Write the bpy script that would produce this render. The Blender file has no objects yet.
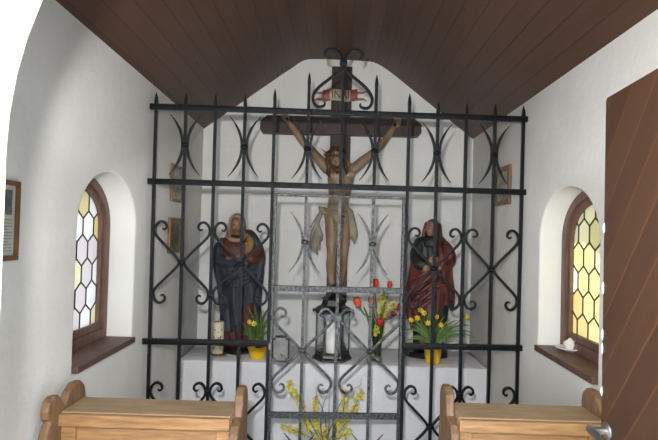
import bpy, bmesh, math, random
from mathutils import Vector, Matrix, Euler
random.seed(7)
PI = math.pi
SC = bpy.context.scene
COL = SC.collection
R_ = math.radians
# ------------------------------------------------------------------ camera
F = 520.0
CAMP = Vector((0, 0, 1.6))
CAMR = Matrix.Rotation(R_(0.75), 3, 'Z') @ Matrix.Rotation(PI/2 + R_(1.25), 3, 'X') @ Matrix.Rotation(R_(1.5), 3, 'Z')
cd = bpy.data.cameras.new('camera'); cam = bpy.data.objects.new('camera', cd); COL.objects.link(cam)
cam.location = CAMP; cam.rotation_euler = CAMR.to_euler()
cd.sensor_width = 36; cd.lens = F/658*36; cd.clip_start = 0.02
SC.camera = cam

def ray(px, py): return CAMR @ Vector(((px-329)/F, (220-py)/F, -1))
def aty(px, py, Y): d = ray(px, py); return CAMP + d*(Y/d.y)
def atx(px, py, X): d = ray(px, py); return CAMP + d*(X/d.x)

# ------------------------------------------------------------------ object helpers
WM = {}
def tag(o, label=None, cat=None, group=None, kind=None):
    if label: o['label'] = label
    if cat: o['category'] = cat
    if group: o['group'] = group
    if kind: o['kind'] = kind
    return o
def thing(name, label, cat, loc=(0, 0, 0), rot=(0, 0, 0), group=None):
    o = bpy.data.objects.new(name, None); COL.objects.link(o)
    o.location = loc; o.rotation_euler = rot; o.empty_display_size = .05
    WM[o] = Matrix.Translation(Vector(loc)) @ Euler(rot).to_matrix().to_4x4()
    return tag(o, label, cat, group)
def finish(me, smooth):
    if smooth:
        for p in me.polygons: p.use_smooth = True
        if smooth != 'all':
            me.set_sharp_from_angle(angle=R_(smooth if isinstance(smooth, (int, float)) and smooth > 1 else 40))
def obj(name, bm, mats, parent=None, smooth=False, local=False, recalc=True):
    """link a bmesh (world coordinates unless local) as one object"""
    if recalc: bmesh.ops.recalc_face_normals(bm, faces=bm.faces)
    me = bpy.data.meshes.new(name)
    W = WM.get(parent, Matrix.Identity(4))
    if not local: bm.transform(W.inverted())
    bm.to_mesh(me); bm.free()
    finish(me, smooth)
    o = bpy.data.objects.new(name, me); COL.objects.link(o)
    if not isinstance(mats, (list, tuple)): mats = [mats]
    for m in mats: me.materials.append(m)
    if parent: o.parent = parent
    WM[o] = W
    return o
def modify(o, fn):
    """apply modifiers set up by fn(o)"""
    fn(o)
    dg = bpy.context.evaluated_depsgraph_get(); dg.update()
    me = bpy.data.meshes.new_from_object(o.evaluated_get(dg))
    old = o.data; o.modifiers.clear(); o.data = me; me.name = o.name
    if not len(me.materials):
        for m in old.materials: me.materials.append(m)
    return o
NB = bmesh.new
def box(bm, x0, x1, y0, y1, z0, z1, M=None, bev=0):
    b = bmesh.new()
    r = bmesh.ops.create_cube(b, size=1)
    bmesh.ops.scale(b, vec=(x1-x0, y1-y0, z1-z0), verts=b.verts)
    bmesh.ops.translate(b, vec=((x0+x1)/2, (y0+y1)/2, (z0+z1)/2), verts=b.verts)
    if bev: bmesh.ops.bevel(b, geom=b.edges[:], offset=bev, segments=2, affect='EDGES', profile=.5)
    if M is not None: b.transform(M)
    merge(bm, b); return bm
def merge(bm, b, mi=0):
    vm = {}
    for v in b.verts: vm[v] = bm.verts.new(v.co)
    for f in b.faces:
        try:
            nf = bm.faces.new([vm[v] for v in f.verts]); nf.material_index = mi; nf.smooth = f.smooth
        except ValueError: pass
    b.free()
def prism(bm, pts, axis, a, b, mi=0):
    """closed outline pts (2-D) extruded along axis from a to b. axis X: pts=(y,z); Y: (x,z); Z: (x,y)"""
    def P(p, t):
        return {'X': (t, p[0], p[1]), 'Y': (p[0], t, p[1]), 'Z': (p[0], p[1], t)}[axis]
    A = [bm.verts.new(P(p, a)) for p in pts]; B = [bm.verts.new(P(p, b)) for p in pts]
    n = len(pts)
    fs = [bm.faces.new(A), bm.faces.new(B[::-1])]
    for i in range(n): fs.append(bm.faces.new((A[i], B[i], B[(i+1) % n], A[(i+1) % n])))
    for f in fs: f.material_index = mi
def ring(bm, outer, inner, axis, a, b):
    def P(p, t):
        return {'X': (t, p[0], p[1]), 'Y': (p[0], t, p[1]), 'Z': (p[0], p[1], t)}[axis]
    n = len(outer)
    V = [[bm.verts.new(P(p, t)) for p in L] for L in (outer, inner) for t in (a, b)]
    for i in range(n):
        j = (i+1) % n
        for q0, q1 in ((0, 1), (1, 3), (3, 2), (2, 0)):
            bm.faces.new((V[q0][i], V[q0][j], V[q1][j], V[q1][i]))
def catmull(pts, n=6):
    P = [Vector(p) for p in pts]
    P = [P[0]*2-P[1]] + P + [P[-1]*2-P[-2]]
    out = []
    for i in range(1, len(P)-2):
        for k in range(n):
            t = k/n; a, b, c, d = P[i-1], P[i], P[i+1], P[i+2]
            out.append(.5*((2*b)+(c-a)*t+(2*a-5*b+4*c-d)*t*t+(3*b-a-3*c+d)*t**3))
    out.append(P[-2]); return out
def tube(bm, pts, rad, seg=8, cap=True, prof=None, up=None, mi=0, scale=None):
    """sweep along pts; rad scalar or list; prof optional list of (a,b) offsets in (side, up) frame"""
    P = [Vector(p) for p in pts]; n = len(P)
    rr = rad if isinstance(rad, (list, tuple)) else [rad]*n
    ref = Vector(up) if up else None
    rings = []; prev = None
    for i in range(n):
        t = (P[min(i+1, n-1)]-P[max(i-1, 0)])
        t = t.normalized() if t.length > 1e-9 else Vector((0, 0, 1))
        if ref is not None: s = t.cross(ref)
        elif prev is None: s = t.cross(Vector((0, 1, 0)) if abs(t.y) < .9 else Vector((1, 0, 0)))
        else: s = prev - t*prev.dot(t)
        s.normalize(); u = s.cross(t).normalized(); prev = s
        if prof: R = [P[i]+s*a*rr[i]+u*b*rr[i] for a, b in prof]
        else: R = [P[i]+(s*math.cos(2*PI*k/seg)+u*math.sin(2*PI*k/seg))*rr[i] for k in range(seg)]
        rings.append([bm.verts.new(v) for v in R])
    m = len(rings[0])
    for i in range(n-1):
        for k in range(m):
            f = bm.faces.new((rings[i][k], rings[i][(k+1) % m], rings[i+1][(k+1) % m], rings[i+1][k])); f.material_index = mi
    if cap:
        for r in (rings[0][::-1], rings[-1]):
            f = bm.faces.new(r); f.material_index = mi
def lathe(bm, prof, c, seg=24, M=None, mi=0):
    """prof: (r,z) list around vertical axis at c"""
    c = Vector(c); rings = []
    for r, z in prof:
        ring_ = []
        for k in range(seg):
            p = Vector((r*math.cos(2*PI*k/seg), r*math.sin(2*PI*k/seg), z))
            if M is not None: p = M @ p
            ring_.append(bm.verts.new(c+p))
        rings.append(ring_)
    for i in range(len(rings)-1):
        for k in range(seg):
            f = bm.faces.new((rings[i][k], rings[i][(k+1) % seg], rings[i+1][(k+1) % seg], rings[i+1][k])); f.material_index = mi
    bm.faces.new(rings[0][::-1]).material_index = mi; bm.faces.new(rings[-1]).material_index = mi
def ball(bm, c, r, M=None, sub=2, mi=0):
    b = bmesh.new(); bmesh.ops.create_icosphere(b, subdivisions=sub, radius=1)
    r = r if isinstance(r, (list, tuple)) else (r, r, r)
    bmesh.ops.scale(b, vec=r, verts=b.verts)
    if M is not None: b.transform(M)
    bmesh.ops.translate(b, vec=Vector(c), verts=b.verts); merge(bm, b, mi)
def limb(bm, pts, rad, n=5, seg=12):
    """tapered limb: smooth spine with interpolated radii, rounded ends"""
    k = len(pts)
    P = catmull(pts, n); RR = catmull([(r, 0, 0) for r in rad], n)
    rr = [max(r[0], .001) for r in RR]
    tube(bm, P, rr, seg)
    ball(bm, P[0], rr[0]); ball(bm, P[-1], rr[-1])
def fuse(o, vox, smooth=3, fac=.5):
    def fn(o):
        m = o.modifiers.new('r', 'REMESH'); m.mode = 'VOXEL'; m.voxel_size = vox; m.use_smooth_shade = True
        s = o.modifiers.new('s', 'SMOOTH'); s.iterations = smooth; s.factor = fac
    modify(o, fn)
    for p in o.data.polygons: p.use_smooth = True
    return o

# ------------------------------------------------------------------ materials
def newmat(name):
    m = bpy.data.materials.new(name); m.use_nodes = True
    nt = m.node_tree; b = nt.nodes['Principled BSDF']; return m, nt, b
def node(nt, t, **kw):
    n = nt.nodes.new(t)
    for k, v in kw.items(): setattr(n, k, v)
    return n
def lin(c): return tuple(((x/255)/12.92 if x/255 <= .04045 else ((x/255+.055)/1.055)**2.4) for x in c) + (1,)
def mat(name, c1, c2=None, scale=8, rough=.6, bump=0, bscale=None, metal=0, stretch=None, detail=6, ramp=(.35, .65), spec=.5, trans=0, coat=0):
    m, nt, b = newmat(name)
    b.inputs['Roughness'].default_value = rough; b.inputs['Metallic'].default_value = metal
    b.inputs['Specular IOR Level'].default_value = spec
    b.inputs['Coat Weight'].default_value = coat
    b.inputs['Transmission Weight'].default_value = trans
    b.inputs['Base Color'].default_value = lin(c1)
    tc = node(nt, 'ShaderNodeTexCoord'); mp = node(nt, 'ShaderNodeMapping')
    nt.links.new(tc.outputs['Object'], mp.inputs[0])
    if stretch: mp.inputs['Scale'].default_value = stretch
    if c2:
        n = node(nt, 'ShaderNodeTexNoise'); n.inputs['Scale'].default_value = scale; n.inputs['Detail'].default_value = detail
        nt.links.new(mp.outputs[0], n.inputs['Vector'])
        r = node(nt, 'ShaderNodeValToRGB'); e = r.color_ramp.elements
        e[0].position, e[1].position = ramp; e[0].color = lin(c1); e[1].color = lin(c2)
        nt.links.new(n.outputs[0], r.inputs[0]); nt.links.new(r.outputs[0], b.inputs['Base Color'])
    if bump:
        n2 = node(nt, 'ShaderNodeTexNoise'); n2.inputs['Scale'].default_value = bscale or scale*2; n2.inputs['Detail'].default_value = 5
        nt.links.new(mp.outputs[0], n2.inputs['Vector'])
        bp = node(nt, 'ShaderNodeBump'); bp.inputs['Strength'].default_value = bump; bp.inputs['Distance'].default_value = .01
        nt.links.new(n2.outputs[0], bp.inputs['Height']); nt.links.new(bp.outputs[0], b.inputs['Normal'])
    return m
def plank_mat(name, cA, cB, groove, width, rough, coord, ang=0, gw=.05, gaps=.6):
    """boards: coord 'UV' (u across boards, v along) or a pair of object axes"""
    m, nt, b = newmat(name); L = nt.links.new
    b.inputs['Roughness'].default_value = rough
    tc = node(nt, 'ShaderNodeTexCoord')
    mp = node(nt, 'ShaderNodeMapping')
    L(tc.outputs['UV'], mp.inputs[0])
    mp.inputs['Rotation'].default_value = (0, 0, ang)
    sx = node(nt, 'ShaderNodeSeparateXYZ'); L(mp.outputs[0], sx.inputs[0])
    dv = node(nt, 'ShaderNodeMath', operation='DIVIDE'); L(sx.outputs[0], dv.inputs[0]); dv.inputs[1].default_value = width
    fr = node(nt, 'ShaderNodeMath', operation='FRACT'); L(dv.outputs[0], fr.inputs[0])
    fl = node(nt, 'ShaderNodeMath', operation='FLOOR'); L(dv.outputs[0], fl.inputs[0])
    wn = node(nt, 'ShaderNodeTexWhiteNoise', noise_dimensions='1D'); L(fl.outputs[0], wn.inputs['W'])
    # grain
    cb = node(nt, 'ShaderNodeCombineXYZ'); ml = node(nt, 'ShaderNodeMath', operation='MULTIPLY'); L(sx.outputs[1], ml.inputs[0]); ml.inputs[1].default_value = .07
    ad = node(nt, 'ShaderNodeMath', operation='ADD'); L(ml.outputs[0], ad.inputs[0]); L(wn.outputs[0], ad.inputs[1])
    L(sx.outputs[0], cb.inputs[0]); L(ad.outputs[0], cb.inputs[1])
    ns = node(nt, 'ShaderNodeTexNoise'); ns.inputs['Scale'].default_value = 40; ns.inputs['Detail'].default_value = 6; L(cb.outputs[0], ns.inputs['Vector'])
    # knots
    vr = node(nt, 'ShaderNodeTexVoronoi'); vr.inputs['Scale'].default_value = 5.5; mp2 = node(nt, 'ShaderNodeMapping'); mp2.inputs['Scale'].default_value = (1, .8, 1)
    L(mp.outputs[0], mp2.inputs[0]); L(mp2.outputs[0], vr.inputs['Vector'])
    kn = node(nt, 'ShaderNodeMath', operation='LESS_THAN'); L(vr.outputs['Distance'], kn.inputs[0]); kn.inputs[1].default_value = .055
    mx = node(nt, 'ShaderNodeMix', data_type='RGBA'); 
    av = node(nt, 'ShaderNodeMath', operation='MULTIPLY_ADD'); L(wn.outputs[0], av.inputs[0]); av.inputs[1].default_value = .5; L(ns.outputs[0], av.inputs[2])
    a2 = node(nt, 'ShaderNodeMath', operation='MULTIPLY_ADD'); L(av.outputs[0], a2.inputs[0]); a2.inputs[1].default_value = 1.3; a2.inputs[2].default_value = -.45; a2.use_clamp = True
    L(a2.outputs[0], mx.inputs[0]); mx.inputs[6].default_value = lin(cA); mx.inputs[7].default_value = lin(cB)
    mk = node(nt, 'ShaderNodeMix', data_type='RGBA'); L(kn.outputs[0], mk.inputs[0]); L(mx.outputs[2], mk.inputs[6]); mk.inputs[7].default_value = lin([x*.6 for x in cA])
    g = node(nt, 'ShaderNodeMath', operation='LESS_THAN'); L(fr.outputs[0], g.inputs[0]); g.inputs[1].default_value = gw
    mg = node(nt, 'ShaderNodeMix', data_type='RGBA'); 
    gm = node(nt, 'ShaderNodeMath', operation='MULTIPLY'); L(g.outputs[0], gm.inputs[0]); gm.inputs[1].default_value = gaps
    L(gm.outputs[0], mg.inputs[0]); L(mk.outputs[2], mg.inputs[6]); mg.inputs[7].default_value = lin(groove)
    L(mg.outputs[2], b.inputs['Base Color'])
    h = node(nt, 'ShaderNodeMath', operation='SUBTRACT'); h.inputs[0].default_value = 1; L(g.outputs[0], h.inputs[1])
    h2 = node(nt, 'ShaderNodeMath', operation='MULTIPLY_ADD'); L(ns.outputs[0], h2.inputs[0]); h2.inputs[1].default_value = .12; L(h.outputs[0], h2.inputs[2])
    bp = node(nt, 'ShaderNodeBump'); bp.inputs['Strength'].default_value = .5; bp.inputs['Distance'].default_value = .006
    L(h2.outputs[0], bp.inputs['Height']); L(bp.outputs[0], b.inputs['Normal'])
    return m

M = {}
M['plaster'] = mat('white_plaster', (219, 218, 213), (227, 226, 222), 3, .9, .25, 25, spec=.2)
M['plaster_out'] = mat('outer_plaster', (225, 222, 212), (232, 230, 222), 3, .9, .3, 20, spec=.2)
M['ceiling'] = plank_mat('brown_boards', (68, 46, 34), (84, 59, 45), (28, 19, 14), .105, .5, 'UV', gw=.06, gaps=.6)
M['door'] = plank_mat('door_boards', (58, 37, 24), (72, 48, 32), (96, 58, 34), .095, .5, 'UV', ang=R_(-40), gw=.07, gaps=.6)
M['floor'] = mat('stone_floor', (150, 140, 126), (172, 162, 148), 2, .6, .2, 12)
M['ground'] = mat('pale_gravel', (204, 208, 212), (220, 223, 226), 6, .95, .5, 60)
M['roof'] = mat('roof_tiles', (96, 60, 48), (120, 74, 58), 8, .9, .4, 20)
M['iron'] = mat('black_iron', (6, 10, 13), (13, 19, 23), 60, .3, .5, 150, metal=.0, spec=.22)
M['iron_glint'] = mat('iron_painted_glint', (30, 34, 38), (104, 104, 102), 80, .34, .4, 170, metal=.6, spec=.6, ramp=(.38, .66))  # gate leaf iron: silvery flash shine put into the colour as paler speckled grey
M['steel'] = mat('worn_steel', (120, 118, 114), (150, 147, 142), 30, .35, .15, 60, metal=.85)
M['cross'] = mat('dark_cross_wood', (44, 27, 21), (58, 37, 28), 14, .5, .3, 30, stretch=(6, 6, 1))
M['cross_h'] = mat('dark_cross_wood_across', (42, 26, 21), (58, 37, 29), 14, .5, .3, 30, stretch=(1, 6, 6))
M['pine'] = mat('old_pine', (132, 96, 62), (170, 130, 86), 9, .55, .2, 24, stretch=(1, 7, 9), ramp=(.3, .7))
M['pine_v'] = mat('old_pine_upright', (100, 76, 54), (134, 103, 73), 9, .55, .2, 24, stretch=(7, 5, 1), ramp=(.3, .7))
M['pine_top'] = mat('grey_worn_pine', (144, 120, 92), (172, 146, 114), 8, .6, .2, 20, stretch=(1, 6, 6), ramp=(.3, .7))
M['winwood'] = mat('window_frame_wood', (92, 68, 58), (112, 84, 72), 12, .5, .15, 30, stretch=(4, 4, 1))
M['sillwood'] = mat('sill_wood', (84, 60, 52), (104, 76, 66), 10, .5, .15, 24, stretch=(5, 1, 5))
M['lead'] = mat('lead_came', (36, 36, 38), (50, 50, 50), 30, .5)
M['flesh'] = mat('carved_flesh_paint', (122, 100, 78), (152, 127, 101), 9, .45, .15, 30)
M['flesh2'] = mat('statue_face_paint', (140, 100, 76), (166, 122, 94), 12, .5)
M['cloth_old'] = mat('carved_loincloth', (118, 108, 90), (148, 137, 117), 12, .55, .2, 25)
M['brownhair'] = mat('carved_brown_hair', (62, 42, 28), (88, 62, 40), 40, .6, .4, 60)
M['thorn'] = mat('thorn_twigs', (70, 52, 34), (96, 74, 50), 40, .8, .3, 80)
M['cloak_blue'] = mat('blue_grey_paint', (34, 40, 48), (56, 62, 70), 9, .55, .25, 22)
M['dress_red'] = mat('red_brown_paint', (80, 40, 34), (106, 54, 44), 10, .55, .25, 22)
M['veil'] = mat('beige_veil_paint', (142, 116, 98), (168, 140, 118), 12, .55, .2, 22)
M['green_dark'] = mat('dark_green_paint', (26, 32, 30), (42, 48, 42), 10, .5, .2, 22)
M['cloak_red'] = mat('red_cloak_paint', (84, 40, 36), (112, 56, 48), 10, .5, .25, 22)
M['gold'] = mat('dull_gold_paint', (128, 104, 50), (156, 128, 70), 14, .45)
M['scroll'] = mat('red_scroll_paint', (132, 76, 68), (160, 100, 88), 14, .6)
M['scroll_tan'] = mat('tan_scroll_paint', (176, 160, 130), (196, 180, 148), 14, .6)
M['black'] = mat('black_paint', (14, 14, 15), (24, 24, 25), 20, .4, spec=.6)
M['linen'] = mat('white_linen', (226, 226, 230), (234, 234, 237), 6, .9, .3, 180, spec=.1)
M['lace'] = mat('lace_edge', (212, 212, 214), (228, 228, 230), 60, .9, .5, 200, spec=.1)
M['wax'] = mat('white_wax', (240, 238, 228), (246, 244, 236), 6, .45, spec=.4)
M['cream_wax'] = mat('cream_wax', (214, 204, 176), (228, 220, 196), 20, .45, .15, 40)
M['brass'] = mat('old_brass', (150, 124, 70), (176, 148, 88), 20, .3, metal=.8)
M['yellow_pot'] = mat('yellow_ceramic', (236, 184, 20), (244, 196, 34), 6, .35)
M['soil'] = mat('soil', (52, 38, 26), (74, 56, 38), 50, .95, .6, 80)
M['leaf'] = mat('green_leaf', (56, 84, 38), (84, 114, 54), 14, .5, spec=.4)
M['leaf2'] = mat('pale_green_leaf', (78, 108, 52), (108, 136, 72), 14, .5, spec=.4)
M['petal_yellow'] = mat('yellow_petal', (236, 208, 44), (246, 222, 80), 20, .6)
M['petal_deep'] = mat('deep_yellow_petal', (232, 176, 22), (240, 190, 40), 20, .6)
M['tulip_red'] = mat('red_tulip', (206, 40, 34), (226, 64, 48), 18, .5)
M['tulip_orange'] = mat('orange_tulip', (222, 84, 44), (238, 130, 70), 18, .5)
M['tulip_dark'] = mat('dark_red_tulip', (136, 22, 40), (164, 36, 50), 18, .5)
M['twig'] = mat('brown_twig', (92, 70, 52), (116, 92, 70), 40, .8)
M['twig_dark'] = mat('dark_twig', (66, 50, 54), (84, 66, 66), 40, .8)
M['china'] = mat('white_china', (232, 230, 224), (238, 236, 232), 6, .25, spec=.5)
M['clay'] = mat('brown_glazed_clay', (112, 70, 46), (134, 88, 58), 10, .4)
M['picframe'] = mat('gilt_frame_wood', (118, 88, 54), (142, 108, 68), 14, .45)
M['picframe_dk'] = mat('brown_frame_wood', (98, 66, 40), (122, 84, 54), 14, .45)
M['picframe_or'] = mat('orange_brown_frame', (112, 74, 46), (134, 92, 58), 14, .45)
M['forsythia'] = mat('forsythia_petal', (216, 204, 66), (228, 218, 100), 20, .6)
M['forsythia_deep'] = mat('forsythia_petal_deep', (190, 180, 44), (204, 192, 60), 20, .6)
M['plate'] = mat('lock_plate_steel', (92, 90, 88), (112, 110, 106), 30, .45, .15, 60, metal=.7)
M['paper'] = mat('paper_print', (196, 196, 186), (210, 208, 198), 8, .7)
M['ink'] = mat('grey_ink', (120, 122, 122), (138, 138, 138), 30, .8)
M['photo'] = mat('dark_photo', (52, 58, 62), (96, 100, 98), 30, .6)
M['picture'] = mat('dim_picture', (70, 76, 74), (150, 146, 130), 16, .5, ramp=(.4, .6))
M['picture_lt'] = mat('pale_picture', (120, 124, 116), (190, 184, 164), 18, .5, ramp=(.4, .6))

def glass(name, c, trans=.35):
    m, nt, b = newmat(name); L = nt.links.new
    out = nt.nodes['Material Output']; nt.nodes.remove(b)
    tl = node(nt, 'ShaderNodeBsdfTranslucent'); tl.inputs[0].default_value = lin(c)
    gl = node(nt, 'ShaderNodeBsdfGlossy'); gl.inputs['Roughness'].default_value = .15
    df = node(nt, 'ShaderNodeBsdfDiffuse'); df.inputs[0].default_value = lin(c)
    n = node(nt, 'ShaderNodeTexNoise'); n.inputs['Scale'].default_value = 14
    bp = node(nt, 'ShaderNodeBump'); bp.inputs['Strength'].default_value = .25; L(n.outputs[0], bp.inputs['Height'])
    L(bp.outputs[0], tl.inputs['Normal']); L(bp.outputs[0], gl.inputs['Normal'])
    m1 = node(nt, 'ShaderNodeMixShader'); m1.inputs[0].default_value = .18; L(tl.outputs[0], m1.inputs[1]); L(df.outputs[0], m1.inputs[2])
    m2 = node(nt, 'ShaderNodeMixShader'); m2.inputs[0].default_value = .06; L(m1.outputs[0], m2.inputs[1]); L(gl.outputs[0], m2.inputs[2])
    L(m2.outputs[0], out.inputs[0]); return m
GL_L = [glass('pane_white', (190, 180, 170)), glass('pane_cream', (184, 170, 132)), glass('pane_rose', (172, 156, 150)), glass('pane_yellow', (172, 152, 104))]
GL_R = [glass('pane_lemon', (140, 129, 84)), glass('pane_pale_lemon', (156, 146, 110)), glass('pane_ochre', (126, 112, 70)), glass('pane_clear_lemon', (180, 172, 144))]
def clear_glass(name, tint=(235, 240, 238)):
    m, nt, b = newmat(name); L = nt.links.new
    out = nt.nodes['Material Output']; nt.nodes.remove(b)
    tr = node(nt, 'ShaderNodeBsdfTransparent'); tr.inputs[0].default_value = lin(tint)
    gl = node(nt, 'ShaderNodeBsdfGlossy'); gl.inputs['Roughness'].default_value = .05
    mx = node(nt, 'ShaderNodeMixShader'); mx.inputs[0].default_value = .05; L(tr.outputs[0], mx.inputs[1]); L(gl.outputs[0], mx.inputs[2])
    L(mx.outputs[0], out.inputs[0]); return m
M['clear'] = clear_glass('clear_glass', (250, 251, 250))
M['vaseglass'] = clear_glass('vase_glass', (222, 226, 216))

# ------------------------------------------------------------------ the room
HW = 1.12; YB = 4.31; YF0, YF1 = .33, .75
EL, ER = 2.43, 2.395
def arch(cy, hw, z0, zs, rise, n=20):
    pts = [(cy-hw, z0), (cy-hw, zs)]
    for k in range(1, n): a = PI - PI*k/n; pts.append((cy+hw*math.cos(a), zs+rise*math.sin(a)))
    return pts + [(cy+hw, zs), (cy+hw, z0)]
def cut(o, bm):
    c = obj('cutter', bm, M['plaster'])
    def fn(o):
        m = o.modifiers.new('b', 'BOOLEAN'); m.object = c; m.operation = 'DIFFERENCE'; m.solver = 'EXACT'
        v = o.modifiers.new('v', 'BEVEL'); v.width = .012; v.segments = 3; v.limit_method = 'ANGLE'; v.angle_limit = R_(50)
    modify(o, fn)
    me = c.data; bpy.data.objects.remove(c); bpy.data.meshes.remove(me)
    for p in o.data.polygons: p.use_smooth = True
    o.data.set_sharp_from_angle(angle=R_(35))
    return o
# ceiling profile (underside), rounded where the slopes meet the flat crown
prof = [(-HW, EL)] + [tuple(p[:2]) for p in catmull([(-.40, 2.953, 0), (-.335, 3.002, 0), (-.27, 3.03, 0), (-.15, 3.036, 0)], 4)] + \
       [tuple(p[:2]) for p in catmull([(.16, 3.03, 0), (.28, 3.018, 0), (.37, 2.975, 0), (.47, 2.905, 0)], 4)] + [(HW, ER)]
bm = NB()
full = [(-1.62, EL)] + prof + [(1.62, ER), (1.62, 2.55), (0, 3.62), (-1.62, 2.55)]
prism(bm, full, 'Y', YF0, YB+.35)
bmesh.ops.recalc_face_normals(bm, faces=bm.faces)
uvl = bm.loops.layers.uv.new('UVMap')
arc = {}
s = 0; prev = None
for p in [(-1.62, EL)]+prof+[(1.62, ER)]:
    if prev: s += math.dist(p, prev)
    arc[(round(p[0], 4), round(p[1], 4))] = s; prev = p
for f in bm.faces:
    for l in f.loops:
        k = (round(l.vert.co.x, 4), round(l.vert.co.z, 4))
        l[uvl].uv = (arc.get(k, l.vert.co.x), l.vert.co.y)
rise = lambda x, y: (YB-y)*(.02 if x < -.9 else .009 if x > .9 else .008)
for v in bm.verts: v.co.z += rise(v.co.x, v.co.y)
o = obj('ceiling', bm, M['ceiling'], recalc=False); tag(o, kind='structure')
bm = NB(); box(bm, -1.6, 1.6, YF0, YB+.35, -.12, 0); tag(obj('floor', bm, M['floor']), kind='structure')
bm = NB()
prism(bm, [(-1.6, -.1)] + [(-1.6, EL+.02)] + [(x, z+.012) for x, z in prof] + [(1.6, ER+.02), (1.6, -.1)], 'Y', YB, YB+.34)
tag(obj('wall_back', bm, M['plaster']), kind='structure')
# side walls
WIN = {'left': (-1, 2.572, .327, .985, 1.60, .262, EL), 'right': (1, 2.545, .322, 1.012, 1.585, .262, ER)}
def rot_hit(): pass
for n_, (side, (sg, cy, hw, zs_, zsp, rise, ez)) in enumerate(WIN.items()):
    bm = NB()
    box(bm, min(sg*HW, sg*1.6), max(sg*HW, sg*1.6), YF1, YB, -.1, ez+.075)
    c = NB(); prism(c, arch(cy, hw, zs_-.035, zsp, rise), 'X', sg*.9, sg*1.9)
    w = obj('wall_'+side, bm, M['plaster']); cut(w, c); tag(w, kind='structure')
    # window: frame, casement, leaded panes, sill board
    io = -.03 if sg > 0 else -.008
    bm = NB()
    ring(bm, arch(cy, hw-.001, zs_, zsp, rise), arch(cy, hw-.045, zs_+.05, zsp, rise-.045), 'X', sg*(1.27+io), sg*(1.34+io))
    win = obj('window_%d' % (n_+1), bm, M['winwood'], smooth=30); tag(win, kind='structure')
    bm = NB()
    ring(bm, arch(cy, hw-.045, zs_+.05, zsp, rise-.045), arch(cy, hw-.075, zs_+.085, zsp, rise-.075), 'X', sg*(1.285+io), sg*(1.325+io))
    obj('casement', bm, M['winwood'], win, smooth=30)
    bm = NB(); z0s = zs_-.03
    box(bm, min(sg*(HW-.022), sg*1.3), max(sg*(HW-.022), sg*1.3), cy-hw+.002, cy+hw-.002, z0s, zs_, bev=.004)
    for yy in ((cy-.16), (cy+.0), (cy+.17)): pass
    obj('window_sill', bm, M['sillwood'], win)
    # hexagons clipped to the arch
    clip = arch(cy, hw-.07, zs_+.08, zsp, rise-.07, 24)
    def inside_clip(poly):
        n = len(clip)
        cx_ = sum(p[0] for p in clip)/n; cz_ = sum(p[1] for p in clip)/n
        for i in range(n):
            a, b = clip[i], clip[(i+1) % n]
            def sd(p): return (b[0]-a[0])*(p[1]-a[1])-(b[1]-a[1])*(p[0]-a[0])
            s0 = 1 if sd((cx_, cz_)) > 0 else -1
            out = []
            for j in range(len(poly)):
                p, q = poly[j], poly[(j+1) % len(poly)]
                dp, dq = sd(p)*s0, sd(q)*s0
                if dp >= 0: out.append(p)
                if dp*dq < 0:
                    t = dp/(dp-dq); out.append((p[0]+t*(q[0]-p[0]), p[1]+t*(q[1]-p[1])))
            poly = out
            if len(poly) < 3: return None
        return poly
    gb, lb = NB(), NB(); a_ = .058; side_, cap_ = .082, .040; pitch = side_+cap_
    xg = sg*(1.305+io); rs = random.Random(3+n_)
    for r in range(-1, 9):
        for c_ in range(-4, 5):
            hx = cy + c_*2*a_ + (a_ if r % 2 else 0) + .02; hz = zs_+.12 + r*pitch
            hexa = [(hx, hz+side_/2+cap_), (hx+a_, hz+side_/2), (hx+a_, hz-side_/2), (hx, hz-side_/2-cap_), (hx-a_, hz-side_/2), (hx-a_, hz+side_/2)]
            P = inside_clip(hexa)
            if not P: continue
            vs = [gb.verts.new((xg, y, z)) for y, z in P]
            f = gb.faces.new(vs); f.material_index = rs.choice([0, 0, 1, 1, 2, 3] if sg < 0 else [0, 0, 1, 2, 3])
            for j in range(len(P)):
                p, q = P[j], P[(j+1) % len(P)]
                if (q[1]-p[1], q[0]-p[0]) <= (0, 0) and True:
                    pass
                if math.dist(p, q) > .012:
                    tube(lb, [(xg-sg*.002, p[0], p[1]), (xg-sg*.002, q[0], q[1])], .0042, 5)
    # give the panes thickness so they are real sheets
    obj('pane', gb, GL_L if sg < 0 else GL_R, win)
    obj('lead_came', lb, M['lead'], win)
# front wall with the arched doorway
bm = NB()
prism(bm, [(-1.6, -.1)] + [(-1.6, EL+.02)] + [(x, z+.012) for x, z in prof] + [(1.6, ER+.02), (1.6, -.1)], 'Y', YF0, YF1)
c = NB(); prism(c, arch(.117, .594, -.3, 1.70, .594, 32), 'Y', -.5, 1.5)
w = obj('wall_front', bm, M['plaster']); cut(w, c); tag(w, kind='structure')
bm = NB(); 
gN = 1
box(bm, -14, 14, -16, YF0-.001, -.2, -.1); box(bm, -14, -1.61, YF0-.001, 16, -.2, -.1); box(bm, 1.61, 14, YF0-.001, 16, -.2, -.1); box(bm, -1.61, 1.61, YB+.351, 16, -.2, -.1)
tag(obj('ground', bm, M['ground']), kind='structure')
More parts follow.
